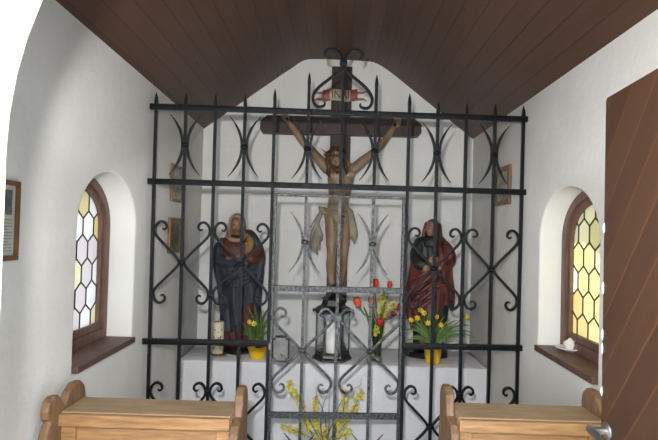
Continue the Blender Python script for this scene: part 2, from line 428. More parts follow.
# the open plank door (leaf hinged on the right of the doorway)
dh = Vector((.705, .77, 0)); de = Vector((.762, 1.486, 0))
ax = (de-dh).normalized(); nr = Vector((ax.y, -ax.x, 0))   # nr points to +X (away from the room's middle)
Wd = (de-dh).length; zt = aty(606, 98.5, 1.486).z
bm = NB()
outl = [(0, .02), (Wd, .02), (Wd, zt-.008), (Wd-.008, zt), (0, zt)]
A = [bm.verts.new(dh+ax*u+Vector((0, 0, z))) for u, z in outl]
B = [bm.verts.new(dh+ax*u+Vector((0, 0, z))+nr*.045) for u, z in outl]
bm.faces.new(A); bm.faces.new(B[::-1])
for i in range(len(outl)): bm.faces.new((A[i], B[i], B[(i+1) % len(outl)], A[(i+1) % len(outl)]))
bmesh.ops.recalc_face_normals(bm, faces=bm.faces)
uvl = bm.loops.layers.uv.new('UVMap')
for f in bm.faces:
    for l in f.loops:
        d = l.vert.co-dh; l[uvl].uv = (d.dot(ax), l.vert.co.z)
door = obj('door_1', bm, M['door'], recalc=False); tag(door, kind='structure')
hz = aty(590, 428, 1.46).z
bm = NB()
hp = de - ax*.045
lathe(bm, [(.001, 0), (.022, 0), (.024, .004), (.022, .008), (.011, .011), (.009, .04), (.001, .041)], hp+Vector((0, 0, hz)), 20, M=Matrix.Rotation(-PI/2, 3, 'Y'))
hc = hp-nr*.045+Vector((0, 0, hz))
limb(bm, [hc+ax*.018+nr*.006, hc+ax*.0, hc-ax*.04+Vector((0, 0, -.003)), hc-ax*.085+Vector((0, 0, -.012)), hc-ax*.105+Vector((0, 0, -.008))], [.010, .012, .010, .009, .011])
obj('door_handle', bm, M['steel'], door, smooth='all')
bm = NB()
fl = random.Random(5)
for k in range(5):
    z = (1.17, 1.29, 1.33, 1.46, 1.63)[k]; h = fl.uniform(.006, .018)
    lathe(bm, [(.0005, -h), (.003, -h*.4), (.0035, h*.3), (.0005, h)], de-ax*.001-nr*.0005+Vector((0, 0, z)), 6)
obj('paint_chip', bm, M['plaster'], door)
tag(bpy.data.objects['paint_chip'], kind='stuff')

# ------------------------------------------------------------------ the iron grille
GL0 = (0.0197, 3.04+1.6*.016, 0); GROT = (.016, 0, .0502)
grille = thing('iron_grille', 'black wrought iron grille with spiked bars and scrollwork closing off the altar', 'grille', GL0, GROT)
GW = WM[grille]; GI = GW.inverted()
def gl(px, py):
    o_ = GI @ CAMP; d = (GI.to_3x3() @ ray(px, py)); t = -o_.y/d.y; p = o_+d*t; return p.x, p.z
S_, Mb = .1703, .1974
def U(i): j = i-6; return (abs(j)*Mb if abs(j) <= 2 else 2*Mb+(abs(j)-2)*S_)*(1 if j >= 0 else -1)
ZT, ZM, ZB, Z0 = 2.294, 1.862, .941, .07
def gobj(name, bm, m, par=grille, sm=35): 
    return obj(name, bm, m, par, smooth=sm, local=True)
for nm, z in (('top', ZT), ('mid', ZM)):
    bm = NB(); box(bm, -1.112, 1.10, -.012, .012, z-.0165, z+.0165, bev=.002)
    o = gobj('rail', bm, M['iron'])
for z in (ZB, Z0):
    for x0, x1 in ((-1.116, -.393), (.393, 1.104)):
        bm = NB(); box(bm, x0, x1, -.012, .012, z-.0165, z+.0165, bev=.002); gobj('rail', bm, M['iron'])
tips = {0: .085, 1: .085, 2: .085, 3: .09, 4: .128, 5: .232, 6: .275, 7: .232, 8: .128, 9: .085, 10: .085, 11: .085, 12: .08}
def spiked(bm, x, z0, z1, y=0, r=.0088):
    q = [(-1, -1), (1, -1), (1, 1), (-1, 1)]
    tube(bm, [(x, y, z0), (x, y, z1-.075), (x, y, z1-.06), (x, y, z1-.03), (x, y, z1)], [r, r, r*1.15, r*.85, r*.12], prof=q, up=(0, 1, 0))
for i in range(13):
    bm = NB(); zb = 0
    if 5 <= i <= 7: zb = ZM-.01
    if i == 6:
        box(bm, -.0088, .0088, -.0088, .0088, zb, ZT+.26)
    else: spiked(bm, U(i), zb, ZT+tips[i])
    gobj('bar', bm, M['iron'], sm=0)
STR = [(-.9, -1), (.9, -1), (.9, 1), (-.9, 1)]
def strap(bm, pts, r, n=6, taper=True, y=0):
    P = catmull([(a, y, b) for a, b in pts], n); N = len(P)
    rr = []
    for i in range(N):
        e = min(i, N-1-i)/(N*.12); rr.append(r*(min(1, .55+.45*e) if taper else 1))
    tube(bm, P, rr, prof=[(-1, -.8), (-.6, -1), (.6, -1), (1, -.8), (1, .8), (.6, 1), (-.6, 1), (-1, .8)], up=(0, 1, 0))
def scroll_motif(cx, cz, w, par, m, r=.0073, h=1.0):
    """two straps whose curled ends fill the bay; a collar ties them to the bar"""
    k = w/.165
    half = [(.019, .014), (.045, .045), (.10, .100), (.145, .146), (.160, .178), (.153, .212), (.128, .234), (.101, .226), (.092, .203), (.106, .188), (.118, .196)]
    half = [(a*k if a > .03 else a, b*h) for a, b in half]
    obs = []
    for sx in (-1, 1):
        up_ = [(cx+sx*a, cz+b) for a, b in half]; dn = [(cx+sx*a, cz-b) for a, b in half]
        bm = NB(); strap(bm, up_[::-1]+[(cx+sx*.0145, cz)]+dn, r); obs.append(gobj('scroll', bm, m, par, 50))
    return obs
def collar(cx, cz, par, m):
    bm = NB(); ball(bm, (cx, 0, cz), (.024, .02, .017), sub=2); gobj('collar', bm, m, par, 50)
def arc_motif(cx, cz, par, m, hw=.088, hh=.175):
    for sx in (-1, 1):
        bm = NB(); P = []; rr = []
        for k in range(-12, 13):
            t = k/12; a = .0135+(hw-.0135)*abs(t)**2.1
            P.append((cx+sx*a, 0, cz+hh*t)); rr.append(.0078*(1-.75*max(0, abs(t)-.55)/.45))
        tube(bm, P, rr, prof=STR, up=(0, 1, 0)); gobj('scroll', bm, m, par, 50)
    collar(cx, cz, par, m)
for i in (1, 3, 5, 7, 9, 11): arc_motif(U(i), (ZT+ZM)/2, grille, M['iron'])
for i in (1, 3, 9, 11):
    for cz in (1.398, .47):
        scroll_motif(U(i), cz, .162, grille, M['iron']); collar(U(i), cz, grille, M['iron'])
for i in (2, 10):
    for cz in (1.398, .47):
        for dz in (.19, -.19): 
            bm = NB(); box(bm, U(i)-.0175, U(i)+.0175, -.014, .014, cz+dz-.011, cz+dz+.011, bev=.004); gobj('collar', bm, M['iron'])
# lyre-shaped crest
cr = [(327.3, 57.8), (324.5, 56.4), (324.3, 52.2), (329, 49.3), (335.5, 50.6), (340, 55.5), (341.9, 62.7), (338.5, 71), (329, 78.6), (318, 87.3), (312.2, 96.4), (313.8, 104.3), (318.4, 107), (323.4, 105.3), (323.8, 102)]
cu = [(x, z) for x, z in (gl(*p) for p in cr)]
c0 = gl(342.7, 62.7)[0]
for sx in (-1, 1):
    bm = NB(); strap(bm, [(sx*(c0-a), b) for a, b in cu], .0085); gobj('crest_scroll', bm, M['iron'], sm=50)
bm = NB(); zc = gl(342.7, 63)[1]; box(bm, -.022, .022, -.015, .015, zc-.016, zc+.016, bev=.006); gobj('collar', bm, M['iron'])
# gate leaf (part) with its own frame, bars, scrolls, lock
gf = NB(); xs = .376; zt_ = 1.812
for sx in (-1, 1): box(gf, sx*xs-.008, sx*xs+.008, -.012, .012, .03, zt_, bev=.002)
box(gf, -xs, xs, -.011, .011, zt_-.014, zt_, bev=.002)
for z in (1.262, .527, .06): box(gf, -xs, xs, -.012, .012, z-.0165, z+.0165, bev=.002)
leaf = gobj('gate_leaf', gf, M['iron_glint'], sm=0)
for i in (5, 6, 7):
    bm = NB(); box(bm, U(i)-.0085, U(i)+.0085, -.0085, .0085, .045, zt_-.005); gobj('bar', bm, M['iron_glint'], leaf, 0)
for i in (5, 7):
    arc_motif(U(i), 1.533, leaf, M['iron_glint'], .092, .178)
    arc_motif(U(i), .25, leaf, M['iron_glint'], .092, .172)
    scroll_motif(U(i), .903, .178, leaf, M['iron_glint'], h=1.04); collar(U(i), .903, leaf, M['iron_glint'])
bm = NB()
l0 = gl(272.5, 335.5); l1 = gl(289, 361)
b2 = bmesh.new(); bmesh.ops.create_cube(b2, size=1); bmesh.ops.scale(b2, vec=(l1[0]-l0[0], .03, l0[1]-l1[1]), verts=b2.verts)
es = [e for e in b2.edges if abs(e.verts[0].co.y-e.verts[1].co.y) > .01]
bmesh.ops.bevel(b2, geom=es, offset=.018, segments=5, affect='EDGES')
b2.transform(Matrix.Translation(((l0[0]+l1[0])/2, -.004, (l0[1]+l1[1])/2))); merge(bm, b2)
lock = gobj('lock_case', bm, M['iron'], leaf, 30)
bm = NB(); b2 = bmesh.new(); bmesh.ops.create_cube(b2, size=1); bmesh.ops.scale(b2, vec=(l1[0]-l0[0]-.016, .004, l0[1]-l1[1]-.016), verts=b2.verts)
es = [e for e in b2.edges if abs(e.verts[0].co.y-e.verts[1].co.y) > .001]
bmesh.ops.bevel(b2, geom=es, offset=.013, segments=5, affect='EDGES')
b2.transform(Matrix.Translation(((l0[0]+l1[0])/2, -.0205, (l0[1]+l1[1])/2))); merge(bm, b2)
gobj('lock_plate', bm, M['plate'], leaf, 30)
bm = NB(); kx, kz = gl(281.5, 354)
lathe(bm, [(.0005, 0), (.006, 0), (.005, .003), (.0005, .003)], (kx, -.0225, kz), 12, M=Matrix.Rotation(PI/2, 3, 'X')); box(bm, kx-.002, kx+.002, -.0255, -.0225, kz-.012, kz)
gobj('keyhole', bm, M['black'], leaf, 0)
bm = NB(); kx, kz = gl(269.8, 346); box(bm, kx-.006, kx+.006, -.016, -.010, kz-.02, kz+.02, bev=.002); gobj('strike_plate', bm, M['steel'], sm=0)

# ------------------------------------------------------------------ altar and cloth
AZ = .638
altar = NB(); box(altar, -1.085, 1.085, 3.77, YB-.002, 0, AZ, bev=.006)
tag(obj('altar', altar, M['plaster']), 'long low whitewashed altar block against the back wall under a white cloth', 'altar')
bm = NB()
CX0, CX1 = -1.105, 1.108; nx = 160
rows = [(YB-.004, AZ+.010)] + [(YB-.1*k, AZ+.010) for k in (1, 2, 3, 4)] + [(3.758, AZ+.010), (3.750, AZ+.006), (3.747, AZ-.004)] + [(3.747, AZ-.004-.058*k) for k in range(1, 11)]
grid = []
for j, (y, z) in enumerate(rows):
    L_ = []
    for i in range(nx+1):
        x = CX0+(CX1-CX0)*i/nx; d = max(0, (AZ-z))/.45
        yy = y - d*(.008*math.sin(x*9+1)+.006*math.sin(x*23+.5)+.003*math.sin(x*51)+.012)
        cz = .0015*math.sin(x*14+y*9)
        L_.append(bm.verts.new((x, yy, z+cz*.5)))
    grid.append(L_)
for j in range(len(rows)-1):
    for i in range(nx): bm.faces.new((grid[j][i], grid[j][i+1], grid[j+1][i+1], grid[j+1][i]))
cl = obj('altar_cloth', bm, M['linen'], smooth='all')
modify(cl, lambda o: (setattr(o.modifiers.new('s', 'SOLIDIFY'), 'thickness', .003)))
tag(cl, 'white linen cloth over the altar, hanging down its front', 'tablecloth')
TZ = AZ+.013   # resting height on the cloth

# ------------------------------------------------------------------ crucifix
cx = lambda px, py, Y=4.27: aty(px, py, Y)
cruc = thing('crucifix', 'large dark wooden crucifix with pale carved figure, on the altar against the back wall', 'crucifix', (0, 4.2, TZ))
YC0, YC1 = 4.235, 4.300
top = cx(342.5, 66.5, 4.24); bw = .083
bm = NB(); xc = .0
xT = cx(342.7, 80, 4.24).x; xB = cx(336, 280, 4.24).x
xc = (xT+xB)/2
box(bm, xc-bw, xc+bw, YC0, YC1, 1.02, top.z, bev=.006); obj('upright_beam', bm, M['cross'], cruc)
a = cx(260, 122, 4.22); b_ = cx(421.5, 129, 4.22); zc = (a.z+b_.z)/2
bm = NB(); hb = .073
prism(bm, [(a.x, zc-hb+.03), (a.x+.02, zc-hb), (b_.x-.02, zc-hb), (b_.x, zc-hb+.03), (b_.x, zc+hb-.05), (b_.x-.06, zc+hb), (a.x+.06, zc+hb), (a.x, zc+hb-.05)], 'Y', YC0-.012, YC1)
obj('crossbeam', bm, M['cross_h'], cruc)
pz = cx(336, 291, 4.16).z
bm = NB(); lathe(bm, [(.13, 0), (.13, .03), (.115, .05), (.10, .07), (.10, pz-TZ-.05), (.11, pz-TZ-.03), (.11, pz-TZ)], (xB+.0, 4.18, TZ), 4, M=Matrix.Rotation(PI/4, 3, 'Z'))
obj('pedestal', bm, M['black'], cruc)
# inscription ribbon
bm = NB()
def sp(px, py, Y): v = aty(px, py, Y); return v
seg = []
for k in range(25):
    t = -1+2*k/24; px = 340+17.5*t; py = 95.2+.8*math.sin(t*4); Y = 4.222-.012*math.cos(t*PI)*(1 if abs(t) < .5 else .6)+.0
    hh = 5.6
    seg.append((sp(px, py-hh, Y), sp(px, py+hh, Y)))
V = [(bm.verts.new(p), bm.verts.new(q)) for p, q in seg]
for k in range(24):
    f = bm.faces.new((V[k][0], V[k][1], V[k+1][1], V[k+1][0])); f.material_index = 1 if 5 <= k <= 18 else 0
rb = obj('inscription_scroll', bm, [M['scroll'], M['scroll_tan']], cruc, smooth='all')
modify(rb, lambda o: setattr(o.modifiers.new('s', 'SOLIDIFY'), 'thickness', -.010))
# ribbon tails
bm = NB()
for sx in (-1, 1):
    for dy in (-4, 5):
        P = [aty(340+sx*x, 95.5+dy*k_, 4.205+yy) for x, k_, yy in ((15.5, .6, .01), (19, .75, -.005), (23, .7, 0), (27, 1.15, .01))]
        bm = NB(); tube(bm, catmull(P, 4), [.022, .022, .021, .02, .02, .019, .018, .017, .016, .015, .012, .010, .006], prof=[(-.35, -.3), (.35, -.3), (.35, .3), (-.35, .3)], up=(0, 1, 0)); obj('ribbon_tail', bm, M['scroll'], rb)
def text_mesh(name, s, size, loc, mat_, parent, depth=.002, sx=1):
    cu_ = bpy.data.curves.new(name, 'FONT'); cu_.body = s; cu_.size = size; cu_.align_x = 'CENTER'; cu_.align_y = 'CENTER'; cu_.extrude = depth
    t = bpy.data.objects.new(name, cu_); COL.objects.link(t)
    dg = bpy.context.evaluated_depsgraph_get(); me = bpy.data.meshes.new_from_object(t.evaluated_get(dg))
    bpy.data.objects.remove(t)
    me.transform(Matrix.Translation(Vector(loc)) @ Matrix.Rotation(PI/2, 4, 'X') @ Matrix.Diagonal((sx, 1, 1, 1)))
    me.transform(WM[parent].inverted())
    o = bpy.data.objects.new(name, me); COL.objects.link(o); o.parent = parent; me.materials.clear(); me.materials.append(mat_); WM[o] = WM[parent]
    return o
lp = aty(340.5, 95, 4.205)
text_mesh('lettering', 'INRI', .092, lp, M['black'], rb, .004, .86)
# carved figure -----------------------------------------------------
YF = 4.165
P = lambda px, py, Y=YF: tuple(aty(px, py, Y))
bm = NB()
# torso
limb(bm, [P(341, 169), P(341, 178), P(340, 188), P(339, 198), P(338, 208), P(337.5, 218)], [.098, .108, .098, .084, .088, .092], seg=20)
for v in bm.verts: v.co.y = YF+.012+(v.co.y-YF)*.68
ball(bm, P(334, 175.5, YF-.036), (.056, .026, .036)); ball(bm, P(349, 174.5, YF-.036), (.056, .026, .036))
ball(bm, P(339.5, 193, YF-.035), (.06, .03, .08))
# ribs
for k in range(4):
    for sx in (-1, 1):
        limb(bm, [P(340.5+sx*3.5, 183+k*3.0, YF-.055), P(340.5+sx*7.5, 184.5+k*3.2, YF-.050), P(340.5+sx*10, 186+k*3.2, YF-.022)], [.006, .007, .004], 3, 8)
# arms
limb(bm, [P(327, 169), P(320, 160.5), P(311, 150), P(303, 142), P(297, 133), P(291, 125), P(288.5, 121.5, 4.19)], [.044, .042, .034, .031, .030, .024, .018])
limb(bm, [P(354, 169), P(362, 162), P(371, 154.5), P(379, 148), P(386, 139), P(391.5, 131), P(393.6, 128, 4.19)], [.044, .042, .034, .031, .030, .024, .018])
def hand(bm, wrist, tip, side, L=.105):
    w = Vector(wrist); d = (Vector(tip)-w).normalized(); s_ = d.cross(Vector((0, -1, 0))).normalized()*side; out = Vector((0, -1, 0))
    pc = w+d*L*.35
    limb(bm, [w, w+d*L*.25, w+d*L*.5], [.017, .025, .024], 4)
    for k, (o_, ln) in enumerate(((-.021, .85), (-.007, 1), (.007, .95), (.020, .75))):
        b0 = w+d*L*.5+s_*o_
        limb(bm, [b0, b0+d*L*.22*ln+out*.012, b0+d*L*.28*ln+out*.034, b0+d*L*.16*ln+out*.045], [.0095, .009, .0085, .007], 3, 8)
    tb = w+d*L*.15-s_*.018
    limb(bm, [tb, tb+d*L*.2-s_*.014+out*.01, tb+d*L*.4-s_*.012+out*.022], [.011, .0095, .008], 3, 8)
hand(bm, P(288.5, 121.5, 4.19), P(283.5, 112, 4.19), 1)
hand(bm, P(393.6, 128, 4.19), P(398, 118.5, 4.19), -1)
# neck and head (bowed, leaning to its right)
limb(bm, [P(341, 170, YF-.005), P(338.5, 166, YF-.04), P(337, 161, YF-.06)], [.05, .04, .042])
HC = Vector(P(336, 158.5, YF-.085)); HR = Matrix.Rotation(R_(-8), 3, 'Y') @ Matrix.Rotation(R_(22), 3, 'X')
def head(bm, HC, HR, s):
    """head of face height s*2; front is -Y"""
    def H(x, y, z): return HC + HR @ Vector((x*s, y*s, z*s))
    def E(c, r): ball(bm, H(*c), [q*s for q in r], HR.to_4x4(), 3)
    E((0, .12, .30), (.66, .80, .72)); E((0, -.08, -.15), (.56, .60, .66)); E((0, -.28, -.66), (.32, .32, .28))
    E((0, -.60, .16), (.46, .14, .10))                 # brow
    for sx in (-1, 1):
        E((sx*.30, -.50, -.20), (.22, .18, .18))       # cheek
        E((sx*.24, -.60, .0), (.12, .07, .06))         # eyelid
        E((sx*.66, .10, -.08), (.08, .16, .22))        # ear
    limb(bm, [H(0, -.62, .12), H(0, -.76, -.12), H(0, -.84, -.26), H(0, -.70, -.32)], [.07*s, .08*s, .11*s, .08*s], 3, 8)
    E((0, -.64, -.50), (.20, .09, .05)); E((0, -.61, -.60), (.17, .09, .05))
head(bm, HC, HR, .084)
# legs
limb(bm, [P(333, 216), P(332.3, 230, YF-.02), P(331.8, 242, YF-.035), P(331.5, 254, YF-.05), P(330.8, 266, YF-.015), P(331, 277, YF), P(332.3, 286, YF-.005)], [.066, .058, .049, .038, .039, .030, .023])
limb(bm, [P(344, 216), P(344, 230, YF-.025), P(343.8, 242, YF-.05), P(343.2, 254, YF-.07), P(342.2, 266, YF-.035), P(340.8, 277, YF-.015), P(339.2, 285, YF-.03)], [.066, .058, .049, .038, .039, .030, .023])
limb(bm, [P(332.5, 284.5, YF+.0), P(333.5, 288, YF-.04), P(334.5, 289.5, YF-.085)], [.024, .026, .016])
limb(bm, [P(339, 284, YF-.02), P(338, 287, YF-.055), P(337, 289, YF-.095)], [.024, .026, .016])
for q, base in enumerate((P(334.5, 289.5, YF-.085), P(337, 289, YF-.095))):
    for k in range(5):
        b0 = Vector(base)+Vector(((k-2)*.009, -.006+abs(k-1)*.003, 0)); limb(bm, [b0, b0+Vector((0, -.02, -.003))], [.0065, .005], 2, 6)
fig = obj('figure', bm, M['flesh'], cruc); fuse(fig, .0055, 2, .5)
fig['label'] = 'pale carved crucified figure'
# hair and beard
bm = NB()
def H(x, y, z, s=.084): return HC + HR @ Vector((x*s, y*s, z*s))
ball(bm, H(0, .22, .42), [.084*q for q in (.74, .80, .70)], HR.to_4x4(), 3)
for sx in (-1, 1):
    for k in range(5):
        y0 = -.15+.22*k
        limb(bm, [H(sx*.62, y0, .45), H(sx*.80, y0, -.1), H(sx*.78, y0-.1, -.7), H(sx*(.86+.1*(k % 2)), y0-.1, -1.3), H(sx*.78, y0-.05, -1.75)], [.018, .018, .017, .013, .006], 4, 8)
limb(bm, [H(-.42, -.30, -.5), H(-.2, -.60, -.82), H(0, -.66, -.9), H(.2, -.60, -.82), H(.42, -.30, -.5)], [.014, .02, .022, .02, .014], 4, 8)
limb(bm, [H(-.08, -.62, -.85), H(-.1, -.66, -1.25)], [.02, .006], 3, 8); limb(bm, [H(.08, -.62, -.85), H(.1, -.66, -1.25)], [.02, .006], 3, 8)
def features(HC, HR, s, par):
    def Hh(x, y, z): return HC + HR @ Vector((x*s, y*s, z*s))
    for sx in (-1, 1):
        b = NB(); ball(b, Hh(sx*.24, -.655, -.02), [q*s for q in (.10, .035, .03)], HR.to_4x4(), 2); obj('eye', b, M['brownhair'], par, smooth='all')
        b = NB(); limb(b, [Hh(sx*.10, -.70, .20), Hh(sx*.26, -.73, .25), Hh(sx*.42, -.64, .18)], [.025*s, .035*s, .02*s], 3, 6); obj('eyebrow', b, M['brownhair'], par, smooth='all')
    b = NB(); limb(b, [Hh(-.15, -.68, -.55), Hh(0, -.74, -.54), Hh(.15, -.68, -.55)], [.02*s, .04*s, .02*s], 3, 6); obj('mouth', b, M['dress_red'], par, smooth='all')
features(HC, HR, .084, fig)
hr = obj('hair', bm, M['brownhair'], fig); fuse(hr, .005, 2)
# crown
bm = NB(); rt = random.Random(2)
for q in range(3):
    pts = []
    for k in range(41):
        a_ = 2*PI*k/40; w_ = .09*math.sin(a_*5+q*2.1)
        pts.append(H((.86+w_*.5)*math.cos(a_), .12+(.95+w_*.5)*math.sin(a_), .52+w_+.08*math.sin(a_*2+q)))
    tube(bm, pts, .0065, 6, cap=True)
for k in range(46):
    a_ = 2*PI*k/46+rt.uniform(-.05, .05); b0 = H(.86*math.cos(a_), .12+.95*math.sin(a_), .52+rt.uniform(-.1, .12))
    d = HR @ Vector((math.cos(a_)*rt.uniform(.4, 1), math.sin(a_)*rt.uniform(.4, 1), rt.uniform(-.3, .9))); L_ = rt.uniform(.025, .055)
    tube(bm, [b0, b0+d*L_*.5, b0+d*L_+Vector((0, 0, .005))], [.004, .003, .0006], 5)
obj('crown_of_thorns', bm, M['thorn'], fig, smooth=60)
# loincloth: swathe round the hips, knot tails hanging at both sides
bm = NB()
def swathe(px0, py0, px1, py1, r0, r1, bulge=.085):
    pts = []
    for k in range(9):
        t = k/8; a_ = PI*(t)
        pts.append(P(px0+(px1-px0)*t, py0+(py1-py0)*t+3*math.sin(a_), YF+.015-bulge*math.sin(a_)))
    limb(bm, pts, [r0+(r1-r0)*k/8 for k in range(9)], 3, 10)
limb(bm, [P(338.5, 207), P(338, 216), P(338, 226), P(338.5, 233)], [.088, .102, .098, .082], seg=20)
for v in bm.verts: v.co.y = YF+(v.co.y-YF)*.74
for k in range(6): swathe(324+.8*k, 208+2.4*k, 352.5-.3*k, 212+5.0*k, .012, .010, .100)
for k in range(4): swathe(325+.5*k, 217+5.5*k, 350, 209+2.5*k, .010, .009, .096)
for o_, (w0, yb) in enumerate(((0, 252), (3.2, 254), (6.4, 249), (9, 240))):
    limb(bm, [P(323-.4*w0, 209+.6*w0, YF-.04), P(318.5-.2*w0, 220, YF-.05), P(312.5+w0*.9, 234, YF-.045), P(312+w0, yb-5, YF-.035), P(315+w0*.7, yb, YF-.03)], [.014, .015, .018, .019, .010], 4, 10)
for w0 in (0, 2.6, 5):
    limb(bm, [P(351-.4*w0, 211, YF-.03), P(353.5-.6*w0, 222, YF-.045), P(355.5-.8*w0, 234, YF-.04), P(354.5-.6*w0, 243-w0, YF-.03)], [.016, .018, .018, .009], 4, 10)
limb(bm, [P(320, 207.5, YF-.05), P(322.5, 211, YF-.065), P(326, 213, YF-.055)], [.014, .022, .02])
lc = obj('loincloth', bm, M['cloth_old'], fig); fuse(lc, .0045, 1)
for px, py in ((287.3, 118.8), (394.8, 125.2), (335.5, 286.5)):
    bm = NB(); v = Vector(aty(px, py, 4.15 if py < 200 else YF-.085))
    lathe(bm, [(.001, -.06), (.005, -.05), (.005, 0), (.012, .002), (.012, .008), (.001, .010)], v, 10, M=Matrix.Rotation(PI/2, 3, 'X')); obj('nail', bm, M['iron'], fig, smooth=40)

# ------------------------------------------------------------------ draped statues
def drape(bm, prof, zt, zb, a0, a1, off=0, folds=(), nA=72, nZ=44, yc=0, flat=.62, rim=0):
    """prof: list of (z, xl, xr) -> elliptical section; a0..a1 degrees (-90 faces the viewer); zt/zb functions of angle"""
    prof = sorted(prof)
    def sec(z):
        z = min(max(z, prof[0][0]), prof[-1][0])
        for i in range(len(prof)-1):
            if prof[i][0] <= z <= prof[i+1][0]:
                t = (z-prof[i][0])/max(1e-6, prof[i+1][0]-prof[i][0]); t = t*t*(3-2*t)*.5+t*.5
                xl = prof[i][1]+(prof[i+1][1]-prof[i][1])*t; xr = prof[i][2]+(prof[i+1][2]-prof[i][2])*t
                return (xl+xr)/2, (xr-xl)/2
        return 0, .1
    G = []
    for j in range(nZ+1):
        row = []
        for i in range(nA+1):
            a = R_(a0+(a1-a0)*i/nA); ad = math.degrees(a)
            z = zb(ad)+(zt(ad)-zb(ad))*j/nZ
            c, r = sec(z); f = off
            for n, amp, ph, dr in folds:
                g = .35+.65*(1-j/nZ); f += amp*g*math.sin(a*n+ph+dr*z)
            rr = r+f; q = max(.05, flat*r/(r if r else 1))
            row.append(bm.verts.new((c+rr*math.cos(a), yc+(r*flat+f)*math.sin(a)*1.0, z)))
        G.append(row)
    full_ = abs(a1-a0) >= 359.9
    for j in range(nZ):
        for i in range(nA):
            bm.faces.new((G[j][i], G[j][i+1], G[j+1][i+1], G[j+1][i]))
    if full_:
        bmesh.ops.remove_doubles(bm, verts=[v for r in G for v in (r[0], r[-1])], dist=1e-5)
    return G
def pxprof(rows, Y): return [(aty((a+b)/2, y, Y).z, aty(a, y, Y).x, aty(b, y, Y).x) for y, a, b in rows]
def solid(o, th, sub=0):
    def fn(o):
        m = o.modifiers.new('s', 'SOLIDIFY'); m.thickness = th; m.offset = -1
        if sub: o.modifiers.new('q', 'SUBSURF').levels = sub
    modify(o, fn)
    for p in o.data.polygons: p.use_smooth = True
YS = 4.09
zpx = lambda y, x: aty(x, y, YS).z
# --- veiled woman
rows = [(341, 224, 257), (332, 223, 257), (318, 222, 257.5), (300, 220.5, 259), (285, 218.5, 261), (270, 215.5, 262.5), (258, 214, 262), (248, 216, 259), (240, 221, 254), (235, 226, 249)]
st = thing('draped_statue', 'painted statue of a veiled woman in blue cloak, on the altar left of the crucifix', 'statue', (aty(240, 343, YS).x, YS, TZ))
pf = pxprof(rows, YS); zt0 = pf[-1][0]; zb0 = TZ+.028
bm = NB()
G = drape(bm, pf, lambda a: zt0, lambda a: zb0, -180, 180, -.014, ((9, .008, 0, 3), (17, .004, 1, 5)), yc=YS)
bm.faces.new([v for v in G[-1][:-1] if v.is_valid][::-1]) if False else None
dr = obj('dress', bm, M['dress_red'], st, smooth='all'); solid(dr, .012)
# body: neck, head, praying forearms and hands
bm = NB(); Q = lambda px, py, Y=YS: tuple(aty(px, py, Y))
limb(bm, [Q(238, 262), Q(238, 248), Q(237, 239), Q(236.5, 232, YS-.01)], [.08, .075, .035, .032])
HC2 = Vector(Q(236.5, 225.5, YS-.03)); HR2 = Matrix.Rotation(R_(12), 3, 'Z') @ Matrix.Rotation(R_(6), 3, 'Y') @ Matrix.Rotation(R_(12), 3, 'X')
head(bm, HC2, HR2, .066)
limb(bm, [Q(222, 244), Q(220, 257, YS-.05), Q(230, 261, YS-.12), Q(242, 255, YS-.15)], [.04, .038, .03, .02])
limb(bm, [Q(253, 244), Q(257, 256, YS-.06), Q(251, 258, YS-.12), Q(246, 252, YS-.15)], [.04, .036, .028, .02])
def clasp(bm, c, up_, Lh):
    for sx in (-1, 1):
        w = Vector(c)+Vector((sx*.012, 0, 0)); d = Vector(up_).normalized()
        limb(bm, [w, w+d*Lh*.5], [.015, .019], 3)
        for k in range(4):
            b0 = w+d*Lh*.45+Vector((0, (k-1.5)*.011, 0)); limb(bm, [b0, b0+d*Lh*(.5-.04*abs(k-1.3))+Vector((-sx*.006, 0, 0))], [.0075, .0055], 2, 6)
        limb(bm, [w+d*Lh*.2+Vector((0, -.02, 0)), w+d*Lh*.55+Vector((-sx*.004, -.03, 0))], [.008, .006], 2, 6)
clasp(bm, Q(245, 254, YS-.15), (.1, -.05, 1), .10)
b1 = obj('figure', bm, M['flesh2'], st); fuse(b1, .005, 2)
features(HC2, HR2, .066, b1)
# sleeves (gilt-green lined)
bm = NB()
limb(bm, [Q(253, 243, YS-.03), Q(258, 254, YS-.07), Q(252, 259, YS-.12), Q(248, 256, YS-.14)], [.05, .05, .042, .034])
sl = obj('sleeve', bm, M['dress_red'], b1); fuse(sl, .007, 2)
bm = NB(); limb(bm, [Q(248, 236, YS-.05), Q(250, 243, YS-.10), Q(248.5, 250, YS-.125)], [.026, .034, .026])
cf = obj('cuff', bm, M['gold'], b1); fuse(cf, .006, 1)
# cloak: open over the breast, sweeping across the front, lifted at lower right
def ztw(a):
    base = zpx(238, 238)
    d = abs(a+95)
    return base-(.24*max(0, 1-d/62)**.8) if d < 62 else base+.0
def zbw(a):
    # a=-180 left, -90 front, 0 right
    t = (a+180)/180
    base = zpx(330, 240)
    if -80 < a < -8: return base + .20*math.sin(PI*min(1, (a+80)/60))**1 if a < -20 else base+.20*(1-(a+20)/12)*0.99
    return base
def zbw(a):
    base = zpx(331, 240); x = (a+82)/26
    lift = .24/(1+math.exp(-x*3.2))*(1/(1+math.exp((a+18)/4)))
    return base+lift
bm = NB()
drape(bm, pf, ztw, zbw, -180, 180, .008, ((7, .012, 1.2, 6), (13, .006, .4, -7), (23, .003, 0, 9)), nA=120, nZ=54, yc=YS, flat=.66)
ck = obj('cloak', bm, M['cloak_blue'], st, smooth='all'); solid(ck, .012)
bm = NB()   # cloak gathered over the raised arm
limb(bm, [Q(220, 247, YS-.02), Q(218.5, 258, YS-.06), Q(229, 263, YS-.11), Q(239, 259, YS-.14)], [.046, .05, .044, .032])
limb(bm, [Q(244, 235, YS+.0), Q(250, 234, YS-.03), Q(257, 244, YS-.06), Q(261, 256, YS-.06), Q(260, 270, YS-.05), Q(257, 286, YS-.05)], [.03, .036, .036, .036, .03, .018])
